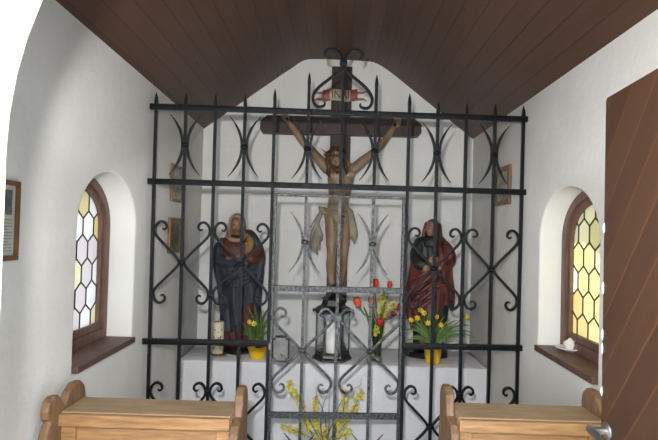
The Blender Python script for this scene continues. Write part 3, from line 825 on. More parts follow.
for k in range(5):
    limb(bm, [Q(218+k*2, 262+k*3, YS-.08), Q(230, 270+k*4, YS-.125), Q(243, 268+k*4, YS-.13), Q(255, 262+k*4, YS-.085)], [.01, .015, .015, .01])
cg = obj('cloak_fold', bm, M['cloak_blue'], ck); fuse(cg, .007, 2)
# veil
bm = NB()
vr_ = [(zpx(238.5, 236), -.085, .085), (zpx(233, 236), -.078, .078), (zpx(226, 236), -.068, .068), (zpx(219, 236), -.058, .058), (zpx(215.5, 236), -.042, .042), (zpx(213, 236), -.012, .012)]
cxv = HC2.x
pv = [(z, cxv+a_, cxv+b_) for z, a_, b_ in vr_]
drape(bm, pv, lambda a: pv[-1][0], lambda a: pv[0][0], -50, 230, .0, ((14, .003, 0, 4),), nA=60, nZ=20, yc=YS-.01, flat=1.0)
vl = obj('veil', bm, M['veil'], st, smooth='all'); solid(vl, .009)
bm = NB(); limb(bm, [Q(226, 236, YS-.09), Q(232, 239.5, YS-.12), Q(240, 240, YS-.12), Q(247, 235, YS-.08)], [.012, .018, .018, .012]); limb(bm, [Q(229, 225, YS-.05), Q(228.5, 231, YS-.08), Q(230, 238, YS-.11)], [.013, .015, .012]); limb(bm, [Q(243.5, 225, YS-.06), Q(244, 231, YS-.08), Q(243, 238, YS-.11)], [.013, .015, .012])
limb(bm, [Q(229.5, 225, YS-.06), Q(231, 218.5, YS-.075), Q(236, 216, YS-.08), Q(241, 218.5, YS-.075), Q(243.2, 225, YS-.06)], [.012, .012, .012, .012, .012])
vf = obj('veil_fold', bm, M['veil'], vl); fuse(vf, .005, 1)
bm = NB(); lathe(bm, [(.155, 0), (.155, .02), (.145, .032), (.02, .032)], (aty(240, 343, YS).x, YS, TZ), 8); obj('base', bm, M['black'], st)

# --- bareheaded man in red cloak
rows = [(341, 411, 446), (330, 411, 448), (318, 410, 450), (305, 409, 451.5), (290, 408.5, 452), (275, 410, 451.5), (262, 411.5, 451), (252, 413, 450), (244, 415, 447.5), (239, 420, 444), (236, 426, 440)]
sm = thing('draped_statue', 'painted statue of a long-haired man in red cloak, on the altar right of the crucifix', 'statue', (aty(430, 345, YS).x, YS, TZ))
pf = pxprof(rows, YS); zt1 = pf[-1][0]
pin = [(z, (a+b)/2-(b-a)/2*.82, (a+b)/2+(b-a)/2*.82) for z, a, b in pf]
bm = NB(); drape(bm, pin, lambda a: zt1, lambda a: TZ+.05, -180, 180, 0, ((8, .009, 0, 2), (15, .004, 2, 5)), yc=YS)
tu = obj('tunic', bm, M['green_dark'], sm, smooth='all'); solid(tu, .012)
bm = NB()
limb(bm, [Q(432, 262), Q(432, 250), Q(432, 241), Q(431.5, 234, YS-.01)], [.075, .07, .034, .032])
HC3 = Vector(Q(431.5, 228.5, YS-.025)); HR3 = Matrix.Rotation(R_(-42), 3, 'Z') @ Matrix.Rotation(R_(-8), 3, 'X')
head(bm, HC3, HR3, .068)
limb(bm, [Q(418, 246), Q(415, 258, YS-.04), Q(420, 265, YS-.12), Q(428, 262, YS-.14)], [.038, .035, .028, .019])
limb(bm, [Q(446, 246), Q(449, 260, YS-.04), Q(443, 268, YS-.11), Q(434, 266, YS-.14)], [.038, .035, .028, .019])
def hand2(bm, w, d, s_, L):
    w = Vector(w); d = Vector(d).normalized(); s_ = Vector(s_).normalized(); out = Vector((0, -1, 0))
    limb(bm, [w, w+d*L*.5], [.016, .022], 3)
    for k in range(4):
        b0 = w+d*L*.45+s_*(k-1.5)*.0125; limb(bm, [b0, b0+d*L*.28+out*.008, b0+d*L*.5*(1-.08*abs(k-1.4))], [.008, .0075, .006], 3, 8)
    limb(bm, [w+d*L*.15+s_*.02, w+d*L*.4+s_*.036], [.009, .007], 2, 8)
hand2(bm, Q(428, 262, YS-.145), (1, 0, .25), (0, 0, 1), .09)
hand2(bm, Q(434, 266, YS-.15), (-1, 0, -.25), (0, 0, 1), .09)
for px in (424, 436): limb(bm, [Q(432, 258), Q(px+2, 290), Q(px, 320, YS-.02), Q(px, 338, YS-.06), Q(px-1, 342, YS-.13), Q(px-2, 343.5, YS-.17)], [.06, .05, .04, .03, .026, .018])
b2_ = obj('figure', bm, M['flesh2'], sm); fuse(b2_, .005, 2)
features(HC3, HR3, .068, b2_)
bm = NB()
limb(bm, [Q(420, 243), Q(416, 256, YS-.04), Q(419, 264, YS-.10), Q(425, 264, YS-.13)], [.05, .05, .046, .036])
limb(bm, [Q(424, 242), Q(432, 243, YS-.03), Q(440, 242)], [.05, .06, .05])
sv = obj('sleeve', bm, M['green_dark'], b2_); fuse(sv, .007, 2)
bm = NB()
def H3(x, y, z, s=.068): return HC3 + HR3 @ Vector((x*s, y*s, z*s))
ball(bm, H3(0, .22, .40), [.068*q for q in (.76, .82, .74)], HR3.to_4x4(), 3)
for k in range(13):
    a_ = R_(-28+k*236/12); r_ = .74
    limb(bm, [H3(r_*math.cos(a_), .2+.78*math.sin(a_), .5), H3(.82*math.cos(a_), .2+.86*math.sin(a_), -.1), H3(.92*math.cos(a_), .22+.9*math.sin(a_), -.8), H3(1.0*math.cos(a_), .2+.85*math.sin(a_), -1.5), H3(.95*math.cos(a_), .15+.75*math.sin(a_), -2.0-.2*(k % 2))], [.016, .018, .018, .016, .006], 4, 8)
h3 = obj('hair', bm, M['brownhair'], b2_); fuse(h3, .0055, 2)
def ztm(a):   # front low (waist), viewer-right side up to the shoulder
    w = zpx(262, 430); s_ = zpx(240.5, 440)
    t = 1/(1+math.exp(-(a+58)/9)); t2 = 1/(1+math.exp((a-150)/10))
    return w+(s_-w)*t*t2
def zbm(a):
    lo = zpx(325, 415); hi = zpx(306, 440)
    t = 1/(1+math.exp(-(a+85)/14))
    return lo+(hi-lo)*t + .03*math.sin(R_(a)*5)
bm = NB(); drape(bm, pf, ztm, zbm, -180, 180, .004, ((6, .012, .6, -9), (11, .007, 1.4, 8), (21, .003, 0, -12)), nA=120, nZ=50, yc=YS, flat=.68)
ck = obj('cloak', bm, M['cloak_red'], sm, smooth='all'); solid(ck, .012)
bm = NB()
for k in range(5):
    limb(bm, [Q(411, 280+k*7, YS-.06), Q(420, 276+k*8, YS-.125), Q(431, 268+k*8, YS-.135), Q(443, 258+k*9, YS-.10)], [.010, .017, .017, .010])
limb(bm, [Q(438, 243, YS-.07), Q(441, 255, YS-.12), Q(443, 270, YS-.125), Q(446, 290, YS-.09), Q(447, 304, YS-.07)], [.02, .026, .026, .02, .012])
limb(bm, [Q(410, 300, YS-.04), Q(410, 315, YS-.05), Q(413, 327, YS-.06)], [.03, .03, .014])
limb(bm, [Q(444, 245), Q(449, 252, YS-.03), Q(450, 262, YS-.05), Q(444, 268, YS-.10)], [.042, .045, .044, .034])
cg = obj('cloak_fold', bm, M['cloak_red'], ck); fuse(cg, .007, 2)
bm = NB(); xb = aty(428, 345, YS).x
pr = [(.17*math.cos(a_)+xb-.01, YS+.12*math.sin(a_)) for a_ in [2*PI*k/9+.2 for k in range(9)]]
prism(bm, pr, 'Z', TZ, TZ+.042); obj('base', bm, M['black'], sm)

# ------------------------------------------------------------------ lantern with candle
LX = aty(332, 357, 3.90)
lx, ly = LX.x, 3.905
def hexp(r, z, ph=0): return [(lx+r*math.cos(ph+PI/3*k), ly+r*math.sin(ph+PI/3*k), z) for k in range(6)]
def hexsolid(bm, levels, ph=0):
    rs = [[bm.verts.new(p) for p in hexp(r, z, ph)] for r, z in levels]
    for i in range(len(rs)-1):
        for k in range(6): bm.faces.new((rs[i][k], rs[i][(k+1) % 6], rs[i+1][(k+1) % 6], rs[i+1][k]))
    bm.faces.new(rs[0][::-1]); bm.faces.new(rs[-1])
lan = thing('lantern', 'black six-sided metal lantern with glass sides standing in the middle of the altar', 'lantern', (lx, ly, TZ))
zz = TZ
bm = NB(); hexsolid(bm, [(.146, zz), (.146, zz+.016), (.134, zz+.026), (.128, zz+.042)]); obj('base', bm, M['black'], lan)
zr = aty(332, 311, 3.9).z
bm = NB()
for p, q in zip(hexp(.122, zz+.04), hexp(.122, zr)): tube(bm, [p, q], .0055, 6)
hexsolid(bm, [(.129, zr-.012), (.129, zr)])
for k in range(6):
    p = hexp(.122, zz+.045)[k]; q = hexp(.122, zz+.045)[(k+1) % 6]
    for j in range(8):
        t = (j+.5)/8; c_ = Vector(p).lerp(Vector(q), t)+Vector((0, 0, .008)); ball(bm, c_, .006, sub=1)
obj('frame', bm, M['black'], lan)
bm = NB(); a_, b_ = hexp(.119, zz+.046), hexp(.119, zr-.012)
for k in range(6): bm.faces.new([bm.verts.new(v) for v in (a_[k], a_[(k+1) % 6], b_[(k+1) % 6], b_[k])])
obj('pane', bm, M['clear'], lan)
bm = NB(); hexsolid(bm, [(.146, zr), (.148, zr+.008), (.115, zr+.035), (.092, zr+.045), (.078, zr+.085), (.092, zr+.092), (.05, zr+.12), (.018, zr+.13), (.015, zr+.145)])
for p in hexp(.146, zr+.004): ball(bm, p, (.010, .010, .014))
obj('roof', bm, M['black'], lan)
bm = NB(); tube(bm, [(lx+.03*math.cos(t), ly, zr+.168+.03*math.sin(t)) for t in [2*PI*k/24 for k in range(25)]], .004, 8); obj('carrying_ring', bm, M['black'], lan, smooth='all')
cz = aty(331.5, 322, 3.9).z
cn = thing('pillar_candle', 'plain white pillar candle inside the black lantern', 'candle', (lx-.004, ly, zz+.046))
bm = NB(); lathe(bm, [(.001, zz+.046), (.041, zz+.046), (.042, zz+.05), (.042, cz-.006), (.038, cz), (.02, cz-.006), (.001, cz-.008)], (lx-.004, ly, 0), 28); obj('wax', bm, M['wax'], cn, smooth=50)
bm = NB(); tube(bm, [(lx-.004, ly, cz-.008), (lx-.003, ly, cz+.012)], .0018, 6); obj('wick', bm, M['black'], cn)

# decorated candle on brass dish
v = aty(217.5, 354, 3.90); c0x = v.x
t = thing('candle_dish', 'small round brass dish under the decorated candle at the altar left end', 'dish', (c0x, 3.90, TZ))
bm = NB(); lathe(bm, [(.03, 0), (.045, .002), (.066, .012), (.068, .014), (.064, .015), (.045, .008), (.001, .008)], (c0x, 3.90, TZ), 28); obj('dish_bowl', bm, M['brass'], t, smooth=50)
bm = NB(); lathe(bm, [(.0445, .008), (.046, .02), (.047, .022), (.0445, .022), (.043, .009)], (c0x, 3.90, TZ), 28); obj('candle_cup', bm, M['brass'], t, smooth=50)
cz = aty(217.5, 321.5, 3.9).z; t = thing('pillar_candle', 'cream decorated pillar candle on a brass dish in front of the veiled statue', 'candle', (c0x, 3.9, TZ+.01))
bm = NB(); lathe(bm, [(.001, TZ+.0095), (.0415, TZ+.0095), (.0425, TZ+.014), (.0425, cz-.005), (.038, cz), (.001, cz-.004)], (c0x, 3.9, 0), 28); obj('wax', bm, M['cream_wax'], t, smooth=50)
bm = NB(); rt = random.Random(4)
for k in range(16):
    an = R_(-90)+rt.uniform(-1, 1)*.9; z = rt.uniform(TZ+.04, cz-.02)
    bm = NB(); ball(bm, (c0x+.043*math.cos(an), 3.9+.043*math.sin(an), z), (.006, .003, .009 if k % 2 else .004), Matrix.Rotation(rt.uniform(-1, 1), 4, 'Y'), 1)
    obj('gilt_leaf_relief', bm, M['brass'], t)
bm = NB(); tube(bm, [(c0x, 3.9, cz-.004), (c0x+.001, 3.9, cz+.014)], .0016, 6); obj('wick', bm, M['black'], t)

# ------------------------------------------------------------------ plants
def blade(bm, p0, p1, p2, w, n=8, tilt=0):
    """strap leaf: quadratic curve, folded along the midrib"""
    p0, p1, p2 = map(Vector, (p0, p1, p2)); L_ = []
    for k in range(n+1):
        t = k/n; c = p0*(1-t)**2+p1*2*t*(1-t)+p2*t*t; d = (p1-p0)*(1-t)+(p2-p1)*t
        s_ = d.cross(Vector((math.sin(tilt), -math.cos(tilt), .1))).normalized(); ww = w*(math.sin(PI*(.15+.85*t))**.6 if t < 1 else 0)*(.7 if t < .1 else 1)
        nrm = s_.cross(d).normalized()
        L_.append([bm.verts.new(c-s_*ww), bm.verts.new(c+nrm*w*.25), bm.verts.new(c+s_*ww), bm.verts.new(c-nrm*w*.12)])
    for k in range(n):
        for q in range(4):
            a, b = L_[k], L_[k+1]; bm.faces.new((a[q], a[(q+1) % 4], b[(q+1) % 4], b[q]))
def daffodil(parent, c, face, r=.03, st0=None):
    c = Vector(c); f = Vector(face).normalized(); u = f.orthogonal().normalized(); w = f.cross(u)
    bm = NB()
    for k in range(6):
        a = 2*PI*k/6; d = u*math.cos(a)+w*math.sin(a); e = f.cross(d)
        pts = [c, c+d*r*.5+e*r*.32+f*.003, c+d*r, c+d*r*.5-e*r*.32+f*.003]
        V = [bm.verts.new(p) for p in pts]; V2 = [bm.verts.new(p-f*.0025) for p in pts]
        bm.faces.new(V); bm.faces.new(V2[::-1])
        for j in range(4): bm.faces.new((V[j], V2[j], V2[(j+1) % 4], V[(j+1) % 4]))
    R3 = Matrix((u, w, f)).transposed()
    lathe(bm, [(r*.1, 0), (r*.25, r*.2), (r*.30, r*.55), (r*.42, r*.75), (r*.34, r*.73), (r*.22, r*.5), (r*.05, r*.2)], c, 12, M=R3, mi=1)
    b = obj('bloom', bm, [M['petal_yellow'], M['petal_deep']], parent, smooth=30)
    if st0:
        bm = NB(); s0 = Vector(st0); tube(bm, catmull([s0, s0.lerp(c, .6)+Vector((0, 0, .02)), c-f*.02+Vector((0, 0, .008)), c-f*.001], 4), .0035, 6); obj('flower_stem', bm, M['leaf'], b, smooth='all')
def potplant(label, px, py_top, Y, w, heads, leaves, lm, potm=M['yellow_pot']):
    base = aty(px, py_top, Y); x = base.x; h = base.z-TZ
    t = thing('potted_daffodils', label, 'potted plant', (x, Y, TZ))
    bm = NB(); lathe(bm, [(.001, 0), (w*.72, 0), (w*.74, .004), (w*.95, h-.02), (w, h-.016), (w*1.02, h), (w*.94, h), (w*.9, h-.02), (.001, h-.02)], (x, Y, TZ), 32)
    for v in bm.verts:
        d = v.co-Vector((x, Y, v.co.z)); 
        if d.length > w*.6: v.co = Vector((x, Y, v.co.z))+d*(1+.025*math.sin(math.atan2(d.y, d.x)*16))
    obj('pot', bm, potm, t, smooth=50)
    bm = NB(); lathe(bm, [(.001, h-.03), (w*.88, h-.03), (w*.88, h-.014), (.001, h-.008)], (x, Y, TZ), 24); obj('soil', bm, M['soil'], t)
    bm = NB(); rp = random.Random(int(px))
    for (tx, ty) in leaves:
        tip = aty(tx, ty, Y+rp.uniform(-.1, .04)); r0 = Vector((x+rp.uniform(-1, 1)*w*.5, Y+rp.uniform(-.6, .6)*w, TZ+h-.018))
        mid = r0.lerp(tip, .55); mid.z += abs(tip.x-x)*.35+.02; mid.x += (r0.x-tip.x)*.12
        blade(bm, r0, mid, tip, rp.uniform(.006, .0095), tilt=rp.uniform(-.8, .8))
    obj('foliage', bm, lm, t, smooth=40)
    for (hx, hy, fx) in heads:
        Yh = Y-rp.uniform(.03, .09); c = aty(hx, hy, Yh); daffodil(t, c, (fx, -1, rp.uniform(-.3, .3)), rp.uniform(.021, .027), (x+rp.uniform(-.3, .3)*w, Y, TZ+h-.018))
    return t
potplant('small yellow pot of daffodils at the foot of the veiled statue', 257.5, 346, 3.865, .072,
    [(249.5, 322, -.4), (254, 323.5, .3), (247.5, 343.5, -.4), (252.5, 346, .1), (257, 342, .5)],
    [(243, 309), (247, 305), (251, 312), (255, 308), (240, 322), (238, 335), (262, 318), (266, 312), (270, 306), (273, 314), (269, 325), (261, 306), (245, 316), (258, 315), (241, 330), (265, 322), (250, 318), (247, 326), (263, 330), (275, 330), (254, 302), (237, 344)], M['leaf'])
potplant('yellow ribbed pot of daffodils with long spreading leaves in front of the red cloaked statue', 433, 346, 3.86, .068,
    [(420.5, 310, -.5), (417.5, 318, -.6), (424, 313, .2), (437, 317, .3), (441, 325, .4), (467, 317, .6), (411, 320, -.4), (428, 323, 0)],
    [(405, 330), (403, 342), (409, 318), (414, 312), (420, 306), (425, 312), (431, 308), (438, 305), (445, 316), (452, 318), (459, 320), (465, 325), (471, 326), (474, 333), (476, 338), (468, 338), (460, 331), (450, 326), (412, 328), (417, 322), (428, 316), (436, 312), (443, 321), (455, 336), (410, 338), (421, 328), (434, 322), (448, 334), (462, 342), (407, 324)], M['leaf2'])

# glass vase with tulips
vx = aty(377, 356, 3.90).x; vy = 3.90
zt2 = aty(377, 322, 3.9).z; H_ = zt2-TZ
vase = thing('glass_vase', 'clear glass vase holding tulips, right of the lantern on the altar', 'vase', (vx, vy, TZ))
bm = NB(); lathe(bm, [(.001, 0), (.040, 0), (.042, .006), (.033, .02), (.034, H_*.5), (.05, H_), (.047, H_), (.031, H_*.5), (.028, .03), (.001, .028)], (vx, vy, TZ), 28)
obj('vase_body', bm, M['vaseglass'], vase, smooth=50)
def tulip(label, px, py, Y, m, size=.03, lean=(0, 0, 1), stem_off=(0, 0), leaf_=None, open_=0):
    c = aty(px, py, Y); s0 = Vector((vx+stem_off[0], vy+stem_off[1], TZ+.035))
    mth = Vector((vx+(c.x-vx)*.22, vy+(c.y-vy)*.2, zt2))
    ax_ = (Vector(lean)).normalized(); c0 = c-ax_*size*.9
    t = thing('tulip', label, 'flower', tuple(s0), group='tulips in the glass vase')
    bm = NB(); tube(bm, catmull([s0, mth, mth.lerp(c0, .6)-Vector((0, 0, .01)), c0], 5), .004, 7); obj('stem', bm, M['leaf'], t, smooth='all')
    bm = NB(); u = ax_.orthogonal().normalized(); w = ax_.cross(u)
    for q in range(2):
        for k in range(3):
            a0_ = 2*PI*k/3+q*PI/3; G = []
            for j in range(7):
                tt = j/6; rr = size*(.92-.06*q)*(math.sin(PI*min(1, .12+tt*.62))**.8)*(1-.18*tt+open_*tt); hh = size*2.1*tt; sp_ = (PI/3*1.12)*(1-tt**3*.85)
                row = []
                for i in range(7):
                    aa = a0_+(i/6*2-1)*sp_; r2 = rr*(1-.08*abs(i/6*2-1))
                    row.append(bm.verts.new(c0+ax_*hh+(u*math.cos(aa)+w*math.sin(aa))*r2))
                G.append(row)
            for j in range(6):
                for i in range(6): bm.faces.new((G[j][i], G[j][i+1], G[j+1][i+1], G[j+1][i]))
    bl = obj('bloom', bm, m, t, smooth='all'); solid(bl, .0015)
    if leaf_:
        bm = NB(); tip = aty(leaf_[0], leaf_[1], Y); blade(bm, s0+Vector((0, .004, .03)), mth.lerp(tip, .4), tip, .010, 10); obj('leaf', bm, M['leaf'], t, smooth=50)
    return t
tulip('red tulip highest on the left, standing against the grille rail', 375.5, 283.5, 3.86, M['tulip_red'], .030, (.05, 0, 1), (-.01, 0))
tulip('small red tulip at the upper right of the vase bunch', 389.5, 285, 3.88, M['tulip_red'], .024, (.2, 0, 1), (.01, .005))
tulip('orange tulip leaning out furthest left from the vase', 357.5, 302.5, 3.86, M['tulip_orange'], .036, (-.35, -.1, 1), (-.015, -.005), (363, 306))
tulip('orange and yellow tulip upright left of the yellow sprays', 371.5, 301, 3.84, M['tulip_orange'], .032, (0, -.1, 1), (0, -.012), (368, 303))
tulip('bright red tulip lowest in the bunch, just over the vase rim', 380.5, 322, 3.80, M['tulip_red'], .031, (0, -.6, .8), (.004, -.008))
tulip('dark red tulip at the lower right of the bunch', 394, 313, 3.84, M['tulip_dark'], .030, (.45, -.3, 1), (.012, -.004), (385, 300))
tulip('dark red tulip furthest right in the bunch', 399.5, 307, 3.87, M['tulip_dark'], .027, (.5, 0, 1), (.015, .006))
def sprig(name, label, cat, s0, pts, nfl, rr, seed, m=M['twig'], flm=None, group=None, spread=.014, fr=.011, start=.2, rad=.004):
    t = thing(name, label, cat, tuple(s0), group=group)
    Pn = catmull([s0]+pts, 8); N = len(Pn)
    bm = NB(); tube(bm, Pn, [rad*(1-.65*i/N) for i in range(N)], 6); obj('twig', bm, m, t, smooth='all')
    if nfl:
        bm = NB(); rs = random.Random(seed)
        for k in range(nfl):
            f = start+(1-start)*(k+rs.random())/nfl; i = min(N-1, int(f*(N-1))); c = Pn[i]+Vector((rs.uniform(-1, 1), rs.uniform(-1, 1), rs.uniform(-1, 1)))*spread
            ax_ = Vector((rs.uniform(-1, 1), rs.uniform(-1.4, .4), rs.uniform(-.6, .6))).normalized(); u = ax_.orthogonal().normalized(); w = ax_.cross(u); ph = rs.random()*3
            mi = rs.choice((0, 0, 1))
            for q in range(4):
                a = ph+PI/2*q; d = u*math.cos(a)+w*math.sin(a); e = ax_.cross(d); s_ = fr*rs.uniform(.8, 1.3)
                V = [bm.verts.new(p) for p in (c, c+d*s_*.5+e*s_*.28+ax_*s_*.35, c+d*s_+ax_*s_*.5, c+d*s_*.5-e*s_*.28+ax_*s_*.35)]
                W_ = bm.verts.new(c+d*s_*.45+ax_*s_*.15)
                f_ = bm.faces.new(V); f_.material_index = mi
                for j in range(4):
                    g = bm.faces.new((V[j], W_, V[(j+1) % 4])); g.material_index = mi
        fo = obj('blossom', bm, flm or [M['forsythia'], M['forsythia_deep']], t); fo['kind'] = 'stuff'
    return t
s0 = Vector((vx+.004, vy+.01, TZ+.04))
sprig('blossom_sprig', 'sprig of yellow blossom rising behind the tulips in the glass vase', 'flower', s0, [aty(380, 320, 3.9), aty(382, 305, 3.88), aty(384.5, 293, 3.88)], 60, 0, 11, spread=.022, fr=.016, start=.45)
sprig('blossom_sprig', 'sprig of yellow blossom leaning right between red tulips in the vase', 'flower', s0+Vector((.006, .004, 0)), [aty(381, 322, 3.88), aty(388, 311, 3.86), aty(395, 303, 3.86)], 44, 0, 12, spread=.022, fr=.016, start=.5)
sprig('blossom_sprig', 'low sprig of yellow blossom drooping over the vase rim', 'flower', s0+Vector((-.012, -.006, 0)), [aty(376.5, 328, 3.86), aty(376, 331, 3.83), aty(375.5, 334, 3.81)], 22, 0, 13, spread=.018, fr=.016, start=.5)

# ------------------------------------------------------------------ forsythia in a jar on the floor
fx = aty(325, 440, 3.45).x; fy = 3.45
jar = thing('floor_vase', 'brown glazed floor vase holding forsythia branches in front of the altar', 'vase', (fx, fy, 0))
bm = NB(); lathe(bm, [(.001, 0), (.075, 0), (.08, .01), (.105, .07), (.10, .12), (.055, .17), (.05, .185), (.062, .2), (.056, .2), (.044, .185), (.045, .165), (.001, .15)], (fx, fy, 0), 32); obj('vase_body', bm, M['clay'], jar, smooth=50)
fb = Vector((fx, fy, .19))
br = [('forsythia branch with yellow blossom curving up to the far left', [(312, 425), (300, 402), (293, 391), (287, 381)], 60, .42),
      ('short forsythia branch with yellow blossom lying out low to the left', [(308, 436), (295, 431), (281, 424)], 40, .45),
      ('upright forsythia branch with yellow blossom left of the middle bar', [(318, 430), (315, 415), (316, 396)], 60, .35),
      ('tall forsythia branch with dense yellow blossom right of the middle bar', [(335, 430), (343, 412), (346, 389)], 70, .3),
      ('forsythia branch with yellow blossom at the right, curving outward', [(338, 434), (352, 412), (362, 389)], 60, .45),
      ('short forsythia branch with yellow blossom leaning forward left of centre', [(316, 438), (308, 428), (304, 418)], 40, .3),
      ('short forsythia branch with yellow blossom leaning right, low down', [(332, 442), (346, 434), (352, 430)], 40, .2),
      ('low forsythia sprig with yellow blossom in the middle of the jar', [(324, 440), (324, 434), (326, 428)], 34, .2)]
rb_ = random.Random(9)
for k, (lb_, pts, nf, st_) in enumerate(br):
    off = Vector((rb_.uniform(-.025, .025), rb_.uniform(-.025, .025), 0)); yy = fy+rb_.uniform(-.08, .06)
    sprig('forsythia_branch', lb_, 'branch', fb+off, [aty(x, y, fy+(yy-fy)*(i+1)/len(pts)) for i, (x, y) in enumerate(pts)], nf, 0, 20+k, start=st_, group='flowering branches in the floor vase', spread=.016, fr=.016)
for k, (lb_, pts) in enumerate((('bare dark twig reaching highest right beside the blossom', [(332, 425), (341, 402), (352, 390), (360, 385), (361, 379)]),
        ('bare dark twig leaning left with a fork near the middle bar', [(326, 425), (322, 408), (317, 397), (316, 388)]),
        ('thin bare twig curving up to the rail scroll in the middle', [(321, 430), (322, 410), (328, 392), (333, 380), (326, 376)]),
        ('thin straight bare twig rising behind the middle bar', [(329, 425), (329, 405), (329.5, 385)]))):
    sprig('bare_twig', lb_, 'twig', fb+Vector((.01*k-.015, .012, 0)), [aty(x, y, fy+.01*k) for x, y in pts], 0, 0, 0, m=M['twig_dark'], group='bare twigs in the floor vase', rad=.003)

# ------------------------------------------------------------------ pews
def pew(label, xL, xR, zt_, dz, inner):
    t = thing('pew', label, 'pew', ((xL+xR)/2, 2.2, 0))
    th = .034
    # end boards: scrolled head, wide foot
    pr = [(1.90, 0), (2.58, 0), (2.58, .44), (2.50, .50), (2.26, .56), (2.215, .70), (2.20, .84), (2.205, .895), (2.195, .93), (2.165, .955), (2.12, .958), (2.075, .935), (2.04, .895),
          (2.025, .905), (2.01, .93), (1.99, .948), (1.96, .952), (1.93, .938), (1.915, .905), (1.922, .878), (1.94, .862), (1.928, .845), (1.912, .82), (1.905, .78), (1.90, .5), (1.90, .2)]
    pr = [(y, z+(dz if z > .6 else 0)) for y, z in pr]
    pin_ = [p for p in pr if not (p[1] > .5 and p[0] < 2.07)] 
    i0 = next(i for i, p in enumerate(pin_) if p[0] < 2.07 and i > 4)
    pin_[i0:i0] = [(2.075, .90+dz), (2.06, .86+dz), (2.0, .845+dz), (1.975, .82+dz), (1.97, .60)]
    for q, x in enumerate((xL, xR-th)):
        bm = NB(); prism(bm, pin_ if q == inner else pr, 'X', x, x+th)
        o = obj('end_board', bm, M['pine_v'], t)
        def fn(o):
            m = o.modifiers.new('b', 'BEVEL'); m.width = .008; m.segments = 3; m.limit_method = 'ANGLE'; m.angle_limit = R_(60)
        modify(o, fn)
    x0, x1 = xL+th, xR-th
    bm = NB(); box(bm, x0, x1, 2.005, 2.185, zt_-.022, zt_, bev=.005); obj('top_ledge', bm, M['pine_top'], t)
    bm = NB(); box(bm, x0-.0, x1, 1.985, 2.012, zt_-.052, zt_-.004, bev=.006); obj('ledge_rail', bm, M['pine'], t)
    bm = NB()
    box(bm, x0, x1, 2.030, 2.052, .40, zt_-.02)                       # recessed boards
    obj('back_panel', bm, M['pine'], t)
    bm = NB()
    for xx in (x0, x1-.055): box(bm, xx, xx+.055, 2.012, 2.032, .18, zt_-.05, bev=.003)
    box(bm, x0+.055, x1-.055, 2.014, 2.032, .18, .28, bev=.003)
    obj('panel_frame', bm, M['pine'], t)
    bm = NB(); box(bm, x0, x1, 2.05, 2.50, .43, .46, bev=.006); obj('seat', bm, M['pine'], t)
    return t
pew('left pine pew with scrolled end boards, its left end near the white wall', -1.074, -.350, .880, 0, 1)
pew('right pine pew with scrolled end boards, partly behind the open plank door', .454, 1.078, .904, .030, 0)

# ------------------------------------------------------------------ things on the walls and sill
def wall_frame(label, side, y0, y1, z0, z1, fm, art, fw=.018, texty=False, cat='picture'):
    X = side*HW; d = -side
    t = thing('framed_picture', label, cat, (X, (y0+y1)/2, z0))
    def bx(bm, ya, yb, za, zb, ta, tb, bev=0): box(bm, min(X+d*ta, X+d*tb), max(X+d*ta, X+d*tb), ya, yb, za, zb, bev=bev)
    bm = NB(); bx(bm, y0, y1, z0, z0+fw, .001, .02, .003); bx(bm, y0, y1, z1-fw, z1, .001, .02, .003); bx(bm, y0, y0+fw, z0+fw, z1-fw, .001, .02, .003); bx(bm, y1-fw, y1, z0+fw, z1-fw, .001, .02, .003)
    obj('frame', bm, fm, t)
    bm = NB(); bx(bm, y0+fw*.8, y1-fw*.8, z0+fw*.8, z1-fw*.8, .002, .009); pa = obj('print', bm, art, t)
    if texty:
        bm = NB(); h = z1-z0; ym = (y0+y1)/2
        bx(bm, y1-fw-.092, y1-fw-.016, z1-fw-.10, z1-fw-.015, .009, .0095); tag(obj('portrait', bm, M['photo'], pa), 'small dark portrait photograph')
        bm = NB()
        for k in range(11):
            z = z1-fw-.118-k*.0105; bx(bm, y0+fw+.012, y1-fw-.012-(.02 if k % 4 == 3 else 0), z-.0016, z+.0016, .009, .0094)
        obj('text_lines', bm, M['ink'], pa)
    bm = NB(); bx(bm, y0+fw*.9, y1-fw*.9, z0+fw*.9, z1-fw*.9, .012, .0135); obj('glazing', bm, M['clear'], t)
    return t
wall_frame('framed printed sheet with a small portrait, on the left wall by the entrance', -1, 1.60, 1.80, 1.472, 1.744, M['picframe_dk'], M['paper'], .016, True)
wall_frame('upper of two small framed pictures on the left wall behind the grille', -1, 3.47, 3.72, 1.775, 2.03, M['picframe'], M['picture_lt'], .02)
wall_frame('lower of two small framed pictures on the left wall behind the grille', -1, 3.45, 3.73, 1.425, 1.665, M['picframe'], M['picture'], .02)
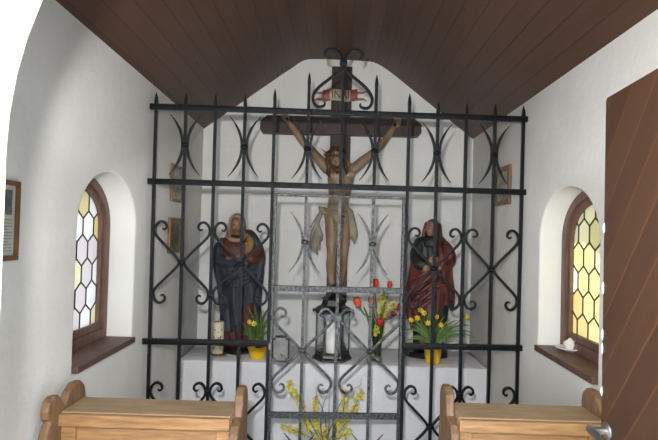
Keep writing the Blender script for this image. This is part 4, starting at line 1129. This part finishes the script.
wall_frame('small orange-brown framed picture on the right wall behind the grille', 1, 3.335, 3.65, 1.805, 2.062, M['picframe_or'], M['picture_lt'], .03)
# white china holy-water dish on the right sill
sz = WIN['right'][3]
hc = aty(570, 351, 1); k_ = (sz-1.6)/(hc.z-1.6); hc = CAMP+(hc-CAMP)*k_
hc.x = max(hc.x, 1.172)
t = thing('china_dish', 'small white china dish with a domed lump on the right window sill', 'dish', (hc.x, hc.y, sz))
bm = NB(); lathe(bm, [(.001, 0), (.03, 0), (.035, .004), (.062, .012), (.071, .017), (.069, .020), (.035, .012), (.001, .011)], (hc.x, hc.y, sz), 32); obj('plate', bm, M['china'], t, smooth=50)
bm = NB(); lathe(bm, [(.018, .011), (.022, .014), (.024, .024), (.032, .034), (.034, .040), (.026, .050), (.012, .058), (.007, .066), (.001, .068)], (hc.x, hc.y, sz), 24); obj('covered_cup', bm, M['china'], t, smooth=50)

# ------------------------------------------------------------------ light
w = bpy.data.worlds.new('sky'); SC.world = w; w.use_nodes = True; nt = w.node_tree
bg = nt.nodes['Background']; bg.inputs[0].default_value = (.70, .85, 1.0, 1); bg.inputs[1].default_value = 2.5
sn = bpy.data.lights.new('sun', 'SUN'); sn.energy = 8.0; sn.angle = R_(.6); sn.color = (1, .97, .93)
so = bpy.data.objects.new('sun', sn); COL.objects.link(so)
sd = Vector((-.72, .42, -.62))    # travelling direction: from the right and behind the camera, high
so.rotation_euler = sd.to_track_quat('-Z', 'Y').to_euler()
# the camera's flash
fl_ = bpy.data.lights.new('camera_flash', 'AREA'); fl_.shape = 'DISK'; fl_.size = .06; fl_.energy = 36; fl_.color = (1, .975, .95)
fo = bpy.data.objects.new('camera_flash', fl_); COL.objects.link(fo); fo.location = (-.07, .0, 1.76)
fo.rotation_euler = Vector((0, 1, .05)).to_track_quat('-Z', 'Y').to_euler()
vs = SC.view_settings
SC.display_settings.display_device = 'sRGB'
vs.view_transform = 'Standard'; vs.look = 'None'; vs.gamma = 1; vs.use_curve_mapping = False
vs.exposure = .82
